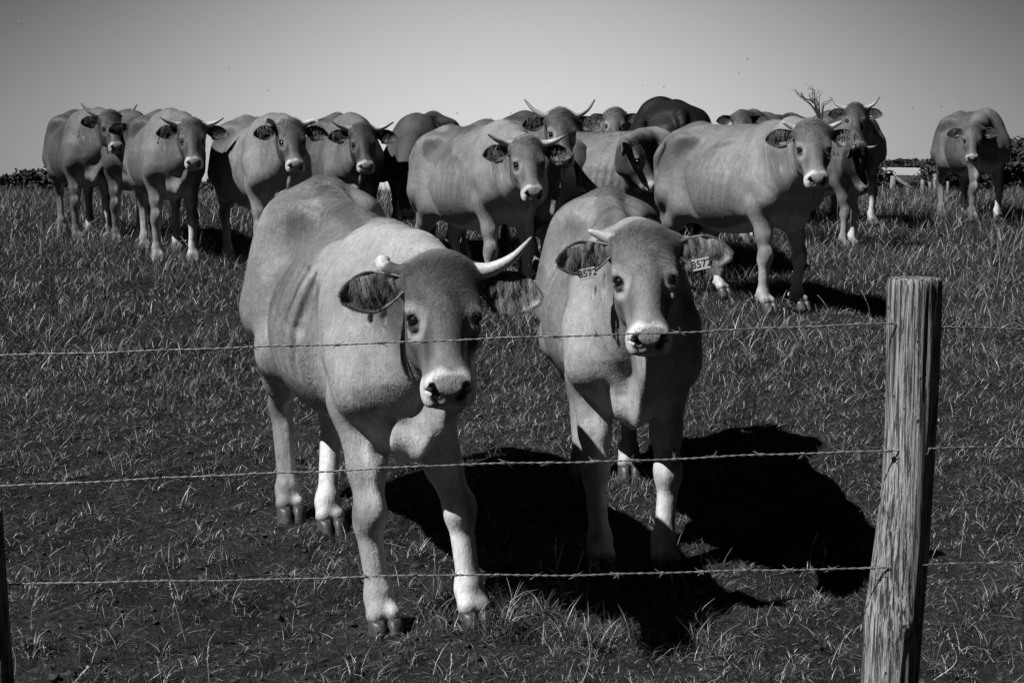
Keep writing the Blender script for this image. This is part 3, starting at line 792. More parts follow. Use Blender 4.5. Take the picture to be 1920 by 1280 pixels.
_hoof = []
def hoof_mesh():
    if _hoof: return _hoof[0]
    P = []; F = []
    for q in (1, -1):
        rings = [(0.0, 1.18, 0.006), (0.03, 1.10, 0.0), (0.065, 0.98, -0.010), (0.088, 0.90, -0.018), (0.098, 0.70, -0.020)]
        base = len(P); seg = 18
        for (z, s, ox) in rings:
            for j in range(seg):
                th = 2 * math.pi * j / seg
                r = 1.0
                x = math.cos(th); y = math.sin(th)
                lx = (0.058 if x > 0 else 0.045) * x * s + ox + 0.018; ly = 0.034 * y * s
                if x > 0: ly -= q * 0.010 * x * x * s                       # toes turn in
                P.append((lx, q * 0.0365 + ly, z))
        for i in range(len(rings) - 1):
            for j in range(seg):
                k = (j + 1) % seg; F.append((base + i * seg + j, base + i * seg + k, base + (i + 1) * seg + k, base + (i + 1) * seg + j))
        F.append(tuple(base + j for j in range(seg))[::-1]); F.append(tuple(base + (len(rings) - 1) * seg + j for j in range(seg)))
    me = bpy.data.meshes.new('hoof'); me.from_pydata(P, [], F)
    me.polygons.foreach_set('use_smooth', [len(p.vertices) == 4 for p in me.polygons]); me.materials.append(MAT['hoof'])
    _hoof.append(me); return me
# ============================================================ GROUND
m, t, b = mat('soil', 0.9, 0.15)
v_ = math_(t, 'MULTIPLY', mrange(t, noise(t, 1.3, 5, 0.65), 0.3, 0.7, 0.011, 0.036), mrange(t, noise(t, 26, 6, 0.75), 0.32, 0.72, 0.3, 2.1))
gray(t, v_, b.inputs['Base Color'])
bp_ = t.nodes.new('ShaderNodeBump'); bp_.inputs["Strength"].default_value = 1.0; bp_.inputs["Distance"].default_value = 0.05
t.links.new(math_(t, 'ADD', noise(t, 16, 6, 0.7), math_(t, 'MULTIPLY', noise(t, 70, 3, 0.7), 0.4)), bp_.inputs['Height']); t.links.new(bp_.outputs[0], b.inputs['Normal'])

def axis(spec):
    a = []
    for lo, hi, st in spec: a += list(np.arange(lo, hi, st))
    return np.array(a + [spec[-1][1]])
gx = axis([(-3000, -200, 400), (-200, -30, 17), (-30, -12, 1.0), (-12, -4, 0.12), (-4, 4, 0.04), (4, 12, 0.12), (12, 30, 1.0), (30, 200, 17), (200, 3000, 400)])
gy = axis([(-60, 2, 2.0), (2, 9, 0.05), (9, 34, 0.15), (34, 130, 3), (130, 300, 17), (300, 3000, 300)])
GX, GY = np.meshgrid(gx, gy, indexing='ij')
GZ = ground_np(GX, GY)
nx_, ny_ = GX.shape
ii = (np.arange(nx_ - 1)[:, None] * ny_ + np.arange(ny_ - 1)[None, :]).ravel()
GQ = np.stack([ii, ii + ny_, ii + ny_ + 1, ii + 1], 1)
o = mesh_np('ground', np.stack([GX.ravel(), GY.ravel(), GZ.ravel()], 1), GQ, MAT['soil']); o['kind'] = 'structure'

m, t, b = mat('wire', 0.5, 0.5); b.inputs['Metallic'].default_value = 0.3
gray(t, mrange(t, noise(t, 60, 3, 0.6), 0.3, 0.7, 0.07, 0.30), b.inputs['Base Color'])
m, t, b = mat('tag', 0.4, 0.4); b.inputs['Base Color'].default_value = (.42, .42, .42, 1)
m, t, b = mat('ink', 0.6, 0.2); b.inputs['Base Color'].default_value = (.01, .01, .01, 1)
for m_ in ('hair',):
    m, t, b = mat(m_, 0.45, 0.35); gray(t, attr(t, 'tone'), b.inputs['Base Color'])


# ============================================================ THE HERD
def horn2(l, rr=None, **kw):
    kw.setdefault('r', .033); kw.setdefault('tone', .42); kw.setdefault('dark', .9)
    """two horns; l for the cow's left (picture right), mirrored when r is None"""
    r = rr if rr is not None else [(p[0], -p[1], p[2]) for p in l]
    return [dict(pts=l, **kw), dict(pts=r, **kw)]

UP = [(0.0, .085, -.05), (-.005, .15, -.045), (-.05, .23, -.02), (-.13, .29, .0)]
FLAT = [(0.0, .085, -.05), (0.0, .15, -.04), (0.0, .22, .0), (-.02, .28, .03)]
CURL = [(0.0, .085, -.05), (-.015, .15, -.03), (.01, .21, .03), (.10, .22, .07)]


HERD = {}
def cow(key, *a, **k): HERD[key] = make_cow(*a, **k)
TG = dict(t=.45, off=.052); TGR = dict(l=TG, r=TG)

cow('A', 'large front cow at left with one long pale horn and one broken stub', 676, 5.92, -68.5,
    dict(poll=(828, 490), d=4.98, a=4, b=47, r=0, s=1.06), h=0.005, size=1.05, tone=0.285, seed=1, face=0.5, hooves=True, rump=0.09, slim=.88, chest=.70, bone=1.1, white_legs=.12, rear=.84,
    horns=[dict(pts=[(-.0, .085, -.05), (.01, .155, -.03), (-.005, .225, .01), (-.06, .285, .04)], r=.030, dark=.3, tone=.5),
           dict(pts=[(-.0, -.085, -.05), (.0, -.135, -.055), (-.015, -.175, -.05), (-.045, -.185, -.045)], r=.031, end=.8, blunt=True, dark=0, tone=.09, tip=.5, rough=.08)],
    bony=.3, legs=dict(fl=(0.15, 0.06), fr=(0.13, 0.05), hl=(0.26, -.20), hr=(0.06, 0)), inner_white=.85, dewlap=1.5, light_eye=.5, ears=dict(l=dict(tone=.8, hair=.8, w=.135, dir=(.30, 1, -.10)), r=dict(w=.13)), tags=dict(l=dict(t=.42, off=.055, text='8570', rot=-8)))  # left ear faces the sun: its lit look is put into paler inside and hair tones
cow('B', 'front cow with number ear tags and one short horn facing the camera', 1160, 6.50, -88,
    dict(poll=(1205, 432), d=5.52, a=3, b=49, r=2, s=1.05), h=0.005, size=1.0, tone=0.266, seed=2, face=0.8, hooves=True, slim=0.88, rump=.08, bone=1.06, light_eye=.6,
    bony=.4, rear=.86, white_legs=.1, dewlap=1.6, ears=dict(l=dict(tone=.8, hair=.8, w=.13, dir=(.15, 1, -.10)), r=dict(w=.125)), legs=dict(fl=(0.12, -.03), fr=(0.09, 0.03), hl=(-.05, -.02), hr=(.1, .05)),  # sunlight on the left ear painted in as lighter inside and hair tones
    horns=[dict(pts=[(0, -.085, -.05), (.0, -.13, -.04), (-.02, -.19, -.02)], r=.03, end=.35, dark=0, tone=.5)],
    tags=dict(l=dict(t=.48, off=.045, front=.03, text='8572', rot=20, w=.066, h=.044), r=dict(t=.5, off=.06, front=.02, text='8572', rot=-4)))
cow('C', 'leftmost cow in the back row with upswept horns', 162, 16.2, -65, dict(poll=(208, 212), d=15.2, a=10, b=48), tone=0.0966, seed=3, face=0.6, horns=horn2(UP, dark=.95, tone=.28), tags=dict(r=TG))
cow('D', 'second cow from the left with short forward horns and white shins', 318, 14.1, -70, dict(poll=(360, 228), d=12.95, a=2, b=50), tone=0.143, seed=4, face=0.5, white_legs=.9, horns=horn2(FLAT, dark=.6), tags=dict(l=TG))
cow('E', 'cow with down-curled horns standing behind the large front cow', 495, 13.3, -65, dict(poll=(545, 228), d=12.2, a=8, b=50), tone=0.193, seed=5, face=0.5, white_legs=.95, horns=horn2(CURL), tags=dict(l=TG))
cow('F', 'dark-faced cow with level horns right of the curl-horned cow', 650, 14.4, -75, dict(poll=(680, 236), d=13.1, a=6, b=50), tone=0.126, seed=6, face=0.45, horns=horn2(FLAT), tags=TGR)
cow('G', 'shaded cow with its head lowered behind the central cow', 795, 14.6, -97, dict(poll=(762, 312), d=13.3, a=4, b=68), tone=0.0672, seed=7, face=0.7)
cow('H', 'central cow with level horns standing between the two front cows', 900, 11.8, -61, dict(poll=(988, 262), d=10.15, a=10, b=50), h=.0085, tone=0.218, seed=8, face=0.7, horns=horn2(FLAT), tags=TGR)
cow('J', 'cow with long upswept horns looking over the central cow', 965, 13.1, -62, dict(poll=(1052, 210), d=11.7, a=8, b=52), tone=0.143, seed=9, face=0.6, light_eye=.9, horns=horn2(UP), tags=dict(l=TG))
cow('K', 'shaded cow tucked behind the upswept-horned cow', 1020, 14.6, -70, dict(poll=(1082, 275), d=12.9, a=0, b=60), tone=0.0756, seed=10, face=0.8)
cow('L', 'cow with folded neck turning its head away to the right', 1150, 13.0, -22, dict(poll=(1192, 262), d=12.4, a=70, b=62), tone=0.22, size=.95, seed=11, face=.45)
cow('M', 'hornless cow at the very back with wide spread ears', 1150, 17.6, -90, dict(poll=(1153, 207), d=16.4, a=0, b=50), tone=0.134, seed=12, face=0.9, light_eye=.9, tags=dict(r=TG))
cow('N', 'black-brown cow standing tail towards the camera', 1246, 14.0, 92, dict(at=(1.15, .1, 1.0)), size=1.1, tone=0.0118, seed=13, zoff=.05, face=0.8, inner_white=0, white_legs=0)
cow('O', 'big pale cow with short horns standing alone at right', 1388, 11.35, -60, dict(poll=(1524, 232), d=9.7, a=8, b=50), h=.0085, tone=0.218, seed=14, face=0.9, white_legs=.7, legs=dict(hl=(.25, 0)), horns=horn2([(0, .085, -.05), (-.01, .13, -.045), (-.03, .19, -.02)], r=.028, end=.4, dark=0), hooves=True, tags=TGR)
cow('P', 'distant cow with thin upswept horns behind the big pale cow', 1580, 18.6, -80, dict(poll=(1604, 198), d=17.2, a=5, b=54), tone=0.109, seed=15, face=0.6, light_eye=.9, horns=horn2(UP), tags=dict(l=TG))
cow('Q', 'cow with its dark head hanging down to the right', 1512, 15.6, -30, dict(poll=(1620, 276), d=14.8, a=66, b=80), size=.93, tone=0.126, seed=16, face=.25, light_eye=.1, muzzle_light=.3, white_legs=.95, horns=horn2(FLAT))
cow('R', 'rump of the farthest cow showing behind the big pale cow', 1450, 18.6, -120, None, tone=0.101, seed=17, face=0.8)
cow('S', 'lone hornless cow at the far right with drooping ears', 1818, 18.9, -88, dict(poll=(1824, 236), d=17.8, a=2, b=62, s=.95), tone=0.118, seed=18, slim=.82, chest=.75, face=1.1, tags=TGR)
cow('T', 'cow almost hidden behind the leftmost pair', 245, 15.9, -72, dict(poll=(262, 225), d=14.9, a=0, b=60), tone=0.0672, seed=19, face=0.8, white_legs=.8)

FUR = True
if FUR:
    coat_hair(HERD['A'], 330000, 1, .017, .00045); coat_hair(HERD['B'], 260000, 2, .017, .00045)
    coat_hair(HERD['H'], 60000, 3, .018, .0008, .2); coat_hair(HERD['O'], 70000, 4, .018, .0008, .2)
    for k_ in 'CDEFGJLMPQST': coat_hair(HERD[k_], 24000, ord(k_), .022, .0011, .16)
    for k_ in 'AB': tuft_hair(HERD[k_], 2500, ord(k_), .042, .0006); ear_hair(HERD[k_], 3600, ord(k_), .0007, 1.0)
    for k_ in 'CDEFHJKMOPST': tuft_hair(HERD[k_], 500, ord(k_), .04, .0014); ear_hair(HERD[k_], 160, ord(k_), .0014)

# ============================================================ FENCE
def straight(p, q, n): return [p + (q - p) * i / (n - 1) for i in range(n)]
FD = 3.27
POST_D = FD + 0.03
def make_post(name, pix, label, dist, depth_px, mt='post_wood', seed=0, group=None, knot=None):
    """pix: rows of (y, x_left, x_right) in the photograph"""
    rr = np.random.default_rng(seed)
    rows = []; ys = np.linspace(pix[0][0], pix[-1][0], 90)
    xl = np.interp(ys, [p[0] for p in pix], [p[1] for p in pix]); xr = np.interp(ys, [p[0] for p in pix], [p[2] for p in pix])
    seg = 72; P = []; F = []
    ph = rr.uniform(0, 6.28, 8); fr = rr.integers(3, 30, 8)
    for i, y in enumerate(ys):
        L_, R_ = unproject(xl[i], y, dist), unproject(xr[i], y, dist)
        c = (L_ + R_) / 2; r = (R_ - L_)[0] / 2
        for j in range(seg):
            th = 2 * math.pi * j / seg
            gr = sum(math.sin(fr[k] * th + ph[k] + 0.7 * math.sin(i * 0.09 + k)) for k in range(8)) * 0.0065
            cr = -0.05 * max(0, math.cos(th * 1 - 5.2 + 0.15 * math.sin(i * .08))) ** 60 - 0.035 * max(0, math.cos(th - 3.9 + 0.2 * math.sin(i * .05 + 1))) ** 90
            rr_ = r * (1 + gr + cr) * (0.975 if i == 0 else 1)
            if knot is not None:
                kx, ky = knot; dd = ((y - ky) / 34) ** 2 + (min(abs(th - kx), 6.28 - abs(th - kx)) / 0.55) ** 2
                rr_ += 0.010 * math.exp(-dd)
            P.append(c + np.array([rr_ * math.cos(th), rr_ * math.sin(th), 0]))
    n = len(ys)
    for i in range(n - 1):
        for j in range(seg):
            k = (j + 1) % seg; F.append((i * seg + j, (i + 1) * seg + j, (i + 1) * seg + k, i * seg + k))
    # the sawn top: two rings inwards, slightly uneven
    base = 0; prev = [j for j in range(seg)]
    top = np.mean([P[j] for j in range(seg)], axis=0)
    for s in (0.94, 0.6, 0.25):
        cur = []
        for j in range(seg):
            q = top + (P[j] - top) * s; q[2] = top[2] + 0.0045 + rr.normal() * 0.0006; cur.append(len(P)); P.append(q)
        for j in range(seg):
            k = (j + 1) % seg; F.append((prev[j], prev[k], cur[k], cur[j]))
        prev = cur
    F.append(tuple(prev))
    bot = np.array(P[(n - 1) * seg:(n) * seg]); gb = ground_z(bot[0][0], bot[0][1]) - 0.3
    idx = []
    dirn = (np.mean(P[(n - 1) * seg:n * seg], axis=0) - np.mean(P[(n - 20) * seg:(n - 19) * seg], axis=0)); dirn = dirn / abs(dirn[2])
    for j in range(seg):
        q = P[(n - 1) * seg + j] + dirn * (P[(n - 1) * seg + j][2] - gb); idx.append(len(P)); P.append(q)
    for j in range(seg):
        k = (j + 1) % seg; F.append(((n - 1) * seg + j, idx[j], idx[k], (n - 1) * seg + k))
    P = np.array(P); o0 = P.mean(axis=0); o0[2] = gb + 0.3
    o = mesh_list(name, P - o0, F, MAT[mt]); o.location = o0
    o['label'] = label; o['category'] = 'fence post'
    if group: o['group'] = group
    return o

m, t, b = mat('post_wood', 0.8, 0.2)
tc_ = t.nodes.new('ShaderNodeTexCoord')
grain = noise(t, 6, 6, 0.75, stretch=(26, 26, 0.9), dist=0.4)
fine_ = noise(t, 30, 4, 0.7, stretch=(14, 14, 0.7))
vor = t.nodes.new('ShaderNodeTexVoronoi'); vor.inputs['Scale'].default_value = 34; vor.feature = 'F1'
mp_ = t.nodes.new('ShaderNodeMapping'); mp_.inputs['Scale'].default_value = (1, 1, 0.5); t.links.new(tc_.outputs['Object'], mp_.inputs[0]); t.links.new(mp_.outputs[0], vor.inputs['Vector'])
holes_ = mrange(t, vor.outputs['Distance'], 0.07, 0.11, 0.0, 1.0)
crack = mrange(t, grain, 0.43, 0.50, 0.0, 1.0)
v_ = math_(t, 'MULTIPLY', mrange(t, fine_, 0.3, 0.7, 0.14, 0.50), mrange(t, noise(t, 3.5, 3, 0.6), 0.3, 0.7, 0.75, 1.2))
v_ = math_(t, 'MULTIPLY', v_, math_(t, 'ADD', math_(t, 'MULTIPLY', crack, 0.85), 0.15))
v_ = math_(t, 'MULTIPLY', v_, math_(t, 'ADD', math_(t, 'MULTIPLY', holes_, 0.85), 0.15))
gray(t, v_, b.inputs['Base Color'])
bp_ = t.nodes.new('ShaderNodeBump'); bp_.inputs['Strength'].default_value = 0.9; bp_.inputs['Distance'].default_value = 0.006
t.links.new(math_(t, 'ADD', math_(t, 'ADD', math_(t, 'MULTIPLY', crack, 1.0), math_(t, 'MULTIPLY', fine_, 0.7)), holes_), bp_.inputs['Height']); t.links.new(bp_.outputs[0], b.inputs['Normal'])

post = make_post('fence_post', [(524, 1666, 1765), (560, 1665, 1764), (700, 1663, 1759), (792, 1661, 1754), (917, 1655, 1747), (1011, 1643, 1741), (1090, 1632, 1735), (1155, 1623, 1729), (1280, 1616, 1719)],
    'weathered round wooden fence post with sawn top at right', POST_D, 0, seed=3, knot=(4.75, 1150), group='posts of the near barbed wire fence')
# the broken twig stub on the knot
kp = unproject(1690, 1158, POST_D - 0.055)
KP, KF = tube_mesh([kp + V(0, .02, .012), kp + V(.002, -.006, .002), kp + V(.006, -.018, -.008), kp + V(.012, -.022, -.020)], [.011, .009, .008, .006], 10, .12, 3)
kn = mesh_list('twig_stub', KP - np.array(post.location), KF, MAT['post_wood'], post)
make_post('fence_post', [(960, -60, 3), (1040, -56, 8), (1130, -50, 14), (1280, -44, 25)], 'dark fence post cut off by the left edge of the picture', 3.27, 0, seed=8, group='posts of the near barbed wire fence')

def barbed_wire(label, pix, seed, right):
    rr = random.Random(seed)
    path = [unproject(px, py, FD + dd) for px, py, dd in pix] + [unproject(px, py, FD + dd) for px, py, dd in right]
    # dense path
    L = [0]
    for i in range(1, len(path)): L.append(L[-1] + np.linalg.norm(path[i] - path[i - 1]))
    n = int(L[-1] / 0.006); s = np.linspace(0, L[-1], n)
    C = np.stack([np.interp(s, L, [p[k] for p in path]) for k in range(3)], 1)
    P = []; F = []
    wob = 0.0012 * np.sin(s * 9 + seed) + 0.0008 * np.sin(s * 23)
    C[:, 2] += wob
    for st in (0, math.pi):
        pitch = 2 * math.pi / 0.045
        pts = [C[i] + V(0, math.cos(pitch * s[i] + st), math.sin(pitch * s[i] + st)) * 0.0015 for i in range(n)]
        a, f = tube_mesh(pts, [0.00115] * n, 6); F += [tuple(np.array(q) + len(P)) for q in f]; P += list(a)
    x = 0.03
    while x < L[-1] - .02:
        c = np.array([np.interp(x, s, C[:, k]) for k in range(3)])
        a0 = rr.uniform(0, 6.28)
        for w_ in range(2):                                    # two pigtails wound on the strand
            pts = []; a1 = a0 + w_ * 1.6; turns = 2.2
            d1 = V(rr.uniform(-.4, .4), math.cos(a1), math.sin(a1)); 
            for q in range(13):
                th = a1 + turns * 2 * math.pi * q / 12
                pts.append(c + V((q / 12 - .5) * 0.007 + (w_ - .5) * 0.005, math.cos(th) * 0.0036, math.sin(th) * 0.0036))
            e0 = unit(pts[0] - c + V(rr.uniform(-.003, .003), 0, 0)); e1 = unit(pts[-1] - c + V(rr.uniform(-.003, .003), 0, 0))
            pts = [pts[0] + e0 * 0.013] + pts + [pts[-1] + e1 * 0.013]
            a, f = tube_mesh(pts, [0.0004] + [0.001] * 13 + [0.0004], 5); F += [tuple(np.array(q) + len(P)) for q in f]; P += list(a)
        x += rr.uniform(.092, .108)
    P = np.array(P); o0 = P.mean(axis=0)
    o = mesh_list('barbed_wire', P - o0, F, MAT['wire']); o.location = o0
    o['label'] = label; o['category'] = 'barbed wire'; o['group'] = 'strands of the near barbed wire fence'

barbed_wire('top strand of barbed wire crossing both front cows', [(-200, 672, 0), (50, 664, 0), (350, 656, 0), (630, 645, 0), (1020, 632, 0), (1280, 622, 0), (1666, 607, -.005)], 1, [(1764, 612, -.005), (1920, 617, .03), (2300, 626, .15)])
barbed_wire('middle strand of barbed wire crossing the front cows at the legs', [(-200, 918, 0), (0, 910, 0), (250, 900, 0), (480, 888, 0), (850, 872, 0), (1210, 862, 0), (1440, 853, 0), (1650, 845, -.015)], 2, [(1754, 839, -.015), (1920, 838, .03), (2300, 836, .15)])
barbed_wire('bottom strand of barbed wire just above the turf', [(-200, 1100, 0), (0, 1095, 0), (300, 1090, 0), (600, 1083, 0), (850, 1078, 0), (1100, 1077, 0), (1400, 1070, 0), (1636, 1064, -.02)], 3, [(1738, 1058, -.02), (1920, 1055, .03), (2300, 1052, .15)])
# ============================================================ GRASS AND LITTER
m, t, b = mat('grass_blade', 0.38, 0.45)
gray(t, attr(t, 'tone'), b.inputs['Base Color'])

def nz2(x, y, f, seed):
    r = np.random.default_rng(seed); z = np.zeros_like(x)
    for _ in range(7):
        a = r.uniform(0, 6.28); k_ = f * r.uniform(0.6, 1.7); z += np.sin((x * math.cos(a) + y * math.sin(a)) * k_ + r.uniform(0, 6.28))
    return z / 3.2

def blades(rng, x, y, hgt, wid, lean, tone, z0=-0.004, droop=0.5, lev=4):
    """arrays of leaf blades as quads; lean in radians from upright"""
    n = len(x); z = ground_np(x, y) + z0
    az = rng.uniform(0, 6.28, n); ts = np.linspace(0, 1, lev)
    P = np.zeros((n, lev, 2, 3), np.float32)
    dx, dy = np.cos(az), np.sin(az)
    fa = rng.uniform(0, 3.14, n); sx, sy = np.cos(fa), np.sin(fa)
    for i, tt_ in enumerate(ts):
        ang = lean + droop * tt_ * (0.3 + lean)
        hor = hgt * tt_ * np.sin(np.minimum(ang, 1.9)); ver = hgt * tt_ * np.cos(np.minimum(ang, 1.62))
        w_ = wid * (1 - 0.93 * tt_ ** 1.6) * 0.5
        for s_, sg in enumerate((-1, 1)):
            P[:, i, s_, 0] = x + dx * hor + sg * sx * w_
            P[:, i, s_, 1] = y + dy * hor + sg * sy * w_
            P[:, i, s_, 2] = z + ver + 0.0
    base = (np.arange(n) * lev * 2)[:, None]
    q = np.concatenate([base + np.array([[2 * i, 2 * i + 1, 2 * i + 3, 2 * i + 2]]) for i in range(lev - 1)], 0)
    return P.reshape(-1, 3), q, np.repeat(tone, lev * 2)

def merge(name, lst, mt, label, cat):
    off = 0; Ps = []; Qs = []; Ts = []
    for P, Q, T in lst: Ps.append(P); Qs.append(Q + off); Ts.append(T); off += len(P)
    o = mesh_np(name, np.concatenate(Ps), np.concatenate(Qs), MAT[mt], None, {'tone': np.concatenate(Ts)}, smooth=False)
    o['kind'] = 'stuff'; o['label'] = label; o['category'] = cat
    return o

def scatter(rng, n, y0, y1, half=0.47, extra=0.8):
    y = np.sqrt(rng.uniform(y0 ** 2, y1 ** 2, n)); x = rng.uniform(-1, 1, n) * (half * y + extra)
    return x, y

def worn(x, y):
    """1 on the trampled earth by the fence, 0 in the sward"""
    w_ = sstep(7.6, 5.6, y + 0.5 * nz2(x, y, 1.6, 5)) * (0.45 + 0.55 * sstep(0.9, -0.9, x + 0.25 * y - 1.0))
    return np.clip(w_ + 0.45 * sstep(0.25, 0.7, nz2(x, y, 2.2, 9)) * (y < 10), 0, 1)

def tones(rng, n, dry=0.1, lo=0.014, hi=0.078):
    t_ = lo + (hi - lo) * rng.random(n) ** 1.5; dry = dry * 1.25; d = rng.random(n) < dry
    t_[d] = rng.uniform(0.16, 0.5, d.sum()); return t_

rng = np.random.default_rng(11)
L_ = []
# near turf
x, y = scatter(rng, 400000, 3.9, 9.6)
keep = rng.random(len(x)) < (1 - 0.82 * worn(x, y)); x, y = x[keep], y[keep]; n = len(x)
cl = np.clip(0.5 + 0.5 * nz2(x, y, 7, 3), 0, 1) * (1 - 0.6 * worn(x, y))
L_.append(blades(rng, x, y, (0.02 + 0.065 * cl * rng.random(n) ** 0.7 + 0.02 * sstep(6.5, 9.5, y)) * 1.1, rng.uniform(.0014, .0034, n), rng.uniform(.2, 1.45, n), tones(rng, n, .12)))
# tufts left standing by the fence and in the sward
nt_ = 2300; tx, ty = scatter(rng, nt_, 4.2, 10.8); per = 46
tx[:130] = rng.uniform(-.35, .75, 130); ty[:130] = rng.uniform(5.15, 5.55, 130) - .2 * tx[:130]
k_ = np.repeat(np.arange(nt_), per); rad_ = np.abs(rng.normal(0, .035, len(k_))); a_ = rng.uniform(0, 6.28, len(k_))
x, y = tx[k_] + rad_ * np.cos(a_), ty[k_] + rad_ * np.sin(a_); n = len(x); hh = rng.uniform(.04, .13, nt_); hh[:60] = rng.uniform(.10, .20, 60); hh = hh[k_]
L_.append(blades(rng, x, y, hh * rng.uniform(.5, 1.1, n), rng.uniform(.002, .0036, n), rng.uniform(.05, .8, n), tones(rng, n, .16, .016, .085), droop=.9))
# middle sward
x, y = scatter(rng, 230000, 8.6, 15.0, .45); n = len(x)
cl = np.clip(0.5 + 0.6 * nz2(x, y, 4, 13), 0, 1); kp = rng.random(n) < .45 + .75 * cl; x, y, cl = x[kp], y[kp], cl[kp]; n = len(x)
L_.append(blades(rng, x, y, (0.05 + 0.13 * cl + .03 * sstep(11, 14, y)) * rng.uniform(.6, 1.25, n), rng.uniform(.003, .0055, n), rng.uniform(.05, .95, n), tones(rng, n, .12), droop=.8))
# long grass up to the crest
x, y = scatter(rng, 330000, 14.5, 33.0, .43, 1.0); n = len(x)
cl = np.clip(0.5 + 0.6 * nz2(x, y, 2.5, 23), 0, 1); kp = rng.random(n) < .5 + .6 * cl; x, y, cl = x[kp], y[kp], cl[kp]; n = len(x)
L_.append(blades(rng, x, y, (0.13 + 0.16 * cl) * rng.uniform(.6, 1.3, n), rng.uniform(.004, .0065, n), rng.uniform(.0, .8, n), tones(rng, n, .13, .016, .062), droop=.9))
merge('pasture_grass', L_, 'grass_blade', 'short dark pasture grass around the cows, longer up the slope', 'grass')

# straw and litter lying on the earth
x, y = scatter(rng, 110000, 3.9, 11); n = len(x)
Ls = [blades(rng, x, y, rng.uniform(.012, .06, n), rng.uniform(.001, .0026, n), rng.uniform(1.1, 1.6, n), .03 + .42 * rng.random(n) ** 2.2, z0=.006, droop=.05)]
x, y = scatter(rng, 900, 4.2, 11); n = len(x)
Ls.append(blades(rng, x, y, rng.uniform(.08, .22, n), rng.uniform(.002, .0035, n), rng.uniform(1.1, 1.55, n), rng.uniform(.25, .5, n), z0=.01, droop=.15))
merge('dry_straw', Ls, 'grass_blade', 'pale broken straw strewn over the trampled earth', 'straw')

# flowering stalks: by pixel of foot and tip for the ones one can pick out, random for the rest
def stalk(foot, tip, r0, tone_, rng, seed_head=True, sag=0.03):
    P = []; F = []; T = []
    mid = (foot + tip) / 2 + rng.normal(size=3) * V(sag, sag * .3, sag * .3)
    pts = spline([foot, mid, tip], 9)
    a, f = tube_mesh(pts, [r0 * (1 - .5 * i / 8) for i in range(9)], 5); P += list(a); F += f
    if seed_head:
        L = np.linalg.norm(tip - foot)
        for i in range(14):
            s = 0.70 + 0.3 * i / 14; k = min(int(s * 8), 7); fr = s * 8 - k
            c = pts[k] * (1 - fr) + pts[min(k + 1, 8)] * fr; d = unit(pts[min(k + 1, 8)] - pts[k])
            sd = unit(rng.normal(size=3)); dd = unit(d * .95 + sd * .35)
            a, f = tube_mesh([c, c + dd * .006, c + dd * .013], [r0 * .6, r0 * 1.5, r0 * .2], 4)
            F += [tuple(np.array(q) + len(P)) for q in f]; P += list(a)
    return P, F, [tone_] * len(P)
SP, SF, ST = [], [], []
def add_stalk(foot, tip, **k_):
    a, f, tt_ = stalk(np.array(foot), np.array(tip), k_.pop('r', .0014), k_.pop('tone', .35), rng, **k_)
    SF.extend(tuple(int(v) + len(SP) for v in q) for q in f); SP.extend(a); ST.extend(tt_)
def gpt(px, py):
    """where the sight line through this pixel meets the ground"""
    lo, hi = 3.0, 30.0
    for _ in range(40):
        md = (lo + hi) / 2; p = unproject(px, py, md)
        if p[2] > ground_z(p[0], p[1]): lo = md
        else: hi = md
    return unproject(px, py, lo)
for fx, fy, tx_, ty_ in [(1062, 1130, 1042, 1010), (1066, 1135, 1056, 1020), (1090, 1140, 1094, 1035), (1098, 1150, 1108, 1048), (1135, 1110, 1113, 1058), (1040, 1110, 1012, 1050), (1050, 1115, 1026, 1064),
                         (1250, 1125, 1250, 1068), (1272, 1145, 1258, 1075), (1290, 1130, 1278, 1070), (1520, 1075, 1532, 1000), (1535, 1080, 1548, 1030), (1160, 1110, 1150, 1062), (830, 1115, 815, 1032), (826, 1112, 838, 1040),
                         (845, 1165, 822, 1110), (548, 800, 560, 742), (560, 790, 572, 748), (352, 1215, 318, 1092), (350, 1190, 330, 1120), (404, 1280, 390, 1215), (1055, 1290, 1095, 1150), (850, 1290, 848, 1228), (100, 1278, 165, 1250),
                         (280, 1275, 298, 1243), (570, 1270, 575, 1225), (1750, 1275, 1778, 1190), (1690, 700, 1688, 640), (1800, 1050, 1812, 960), (1870, 900, 1880, 820), (60, 1190, 75, 1100), (8, 1290, 3, 1175), (12, 1290, 14, 1190)]:
    g = gpt(fx, min(fy, 1276)); 
    if fy > 1276: g = unproject(fx, 1276, 4.5); g[2] = ground_z(g[0], g[1])
    add_stalk(g, unproject(tx_, ty_, g[1] - .03), r=.0016 if fy < 1200 else .0022, tone=.4)
for _ in range(420):
    x, y = scatter(rng, 1, 5.0, 24.0); x, y = float(x[0]), float(y[0])
    if y < 8 and rng.random() < .75: continue
    hh = rng.uniform(.15, .30) if y < 12 else rng.uniform(.28, .45); z = ground_z(x, y); ang = rng.uniform(0, 6.28); ln = rng.uniform(.05, .5) * hh
    add_stalk((x, y, z), (x + ln * math.cos(ang), y + ln * math.sin(ang), z + hh), tone=rng.uniform(.12, .4), r=.0013 + .00006 * y)
so = mesh_list('seeding_grass', np.array(SP), SF, MAT['grass_blade'], None, {'tone': ST}); so['kind'] = 'stuff'
so['label'] = 'thin seeding grass stalks rising out of the turf'; so['category'] = 'grass stalks'

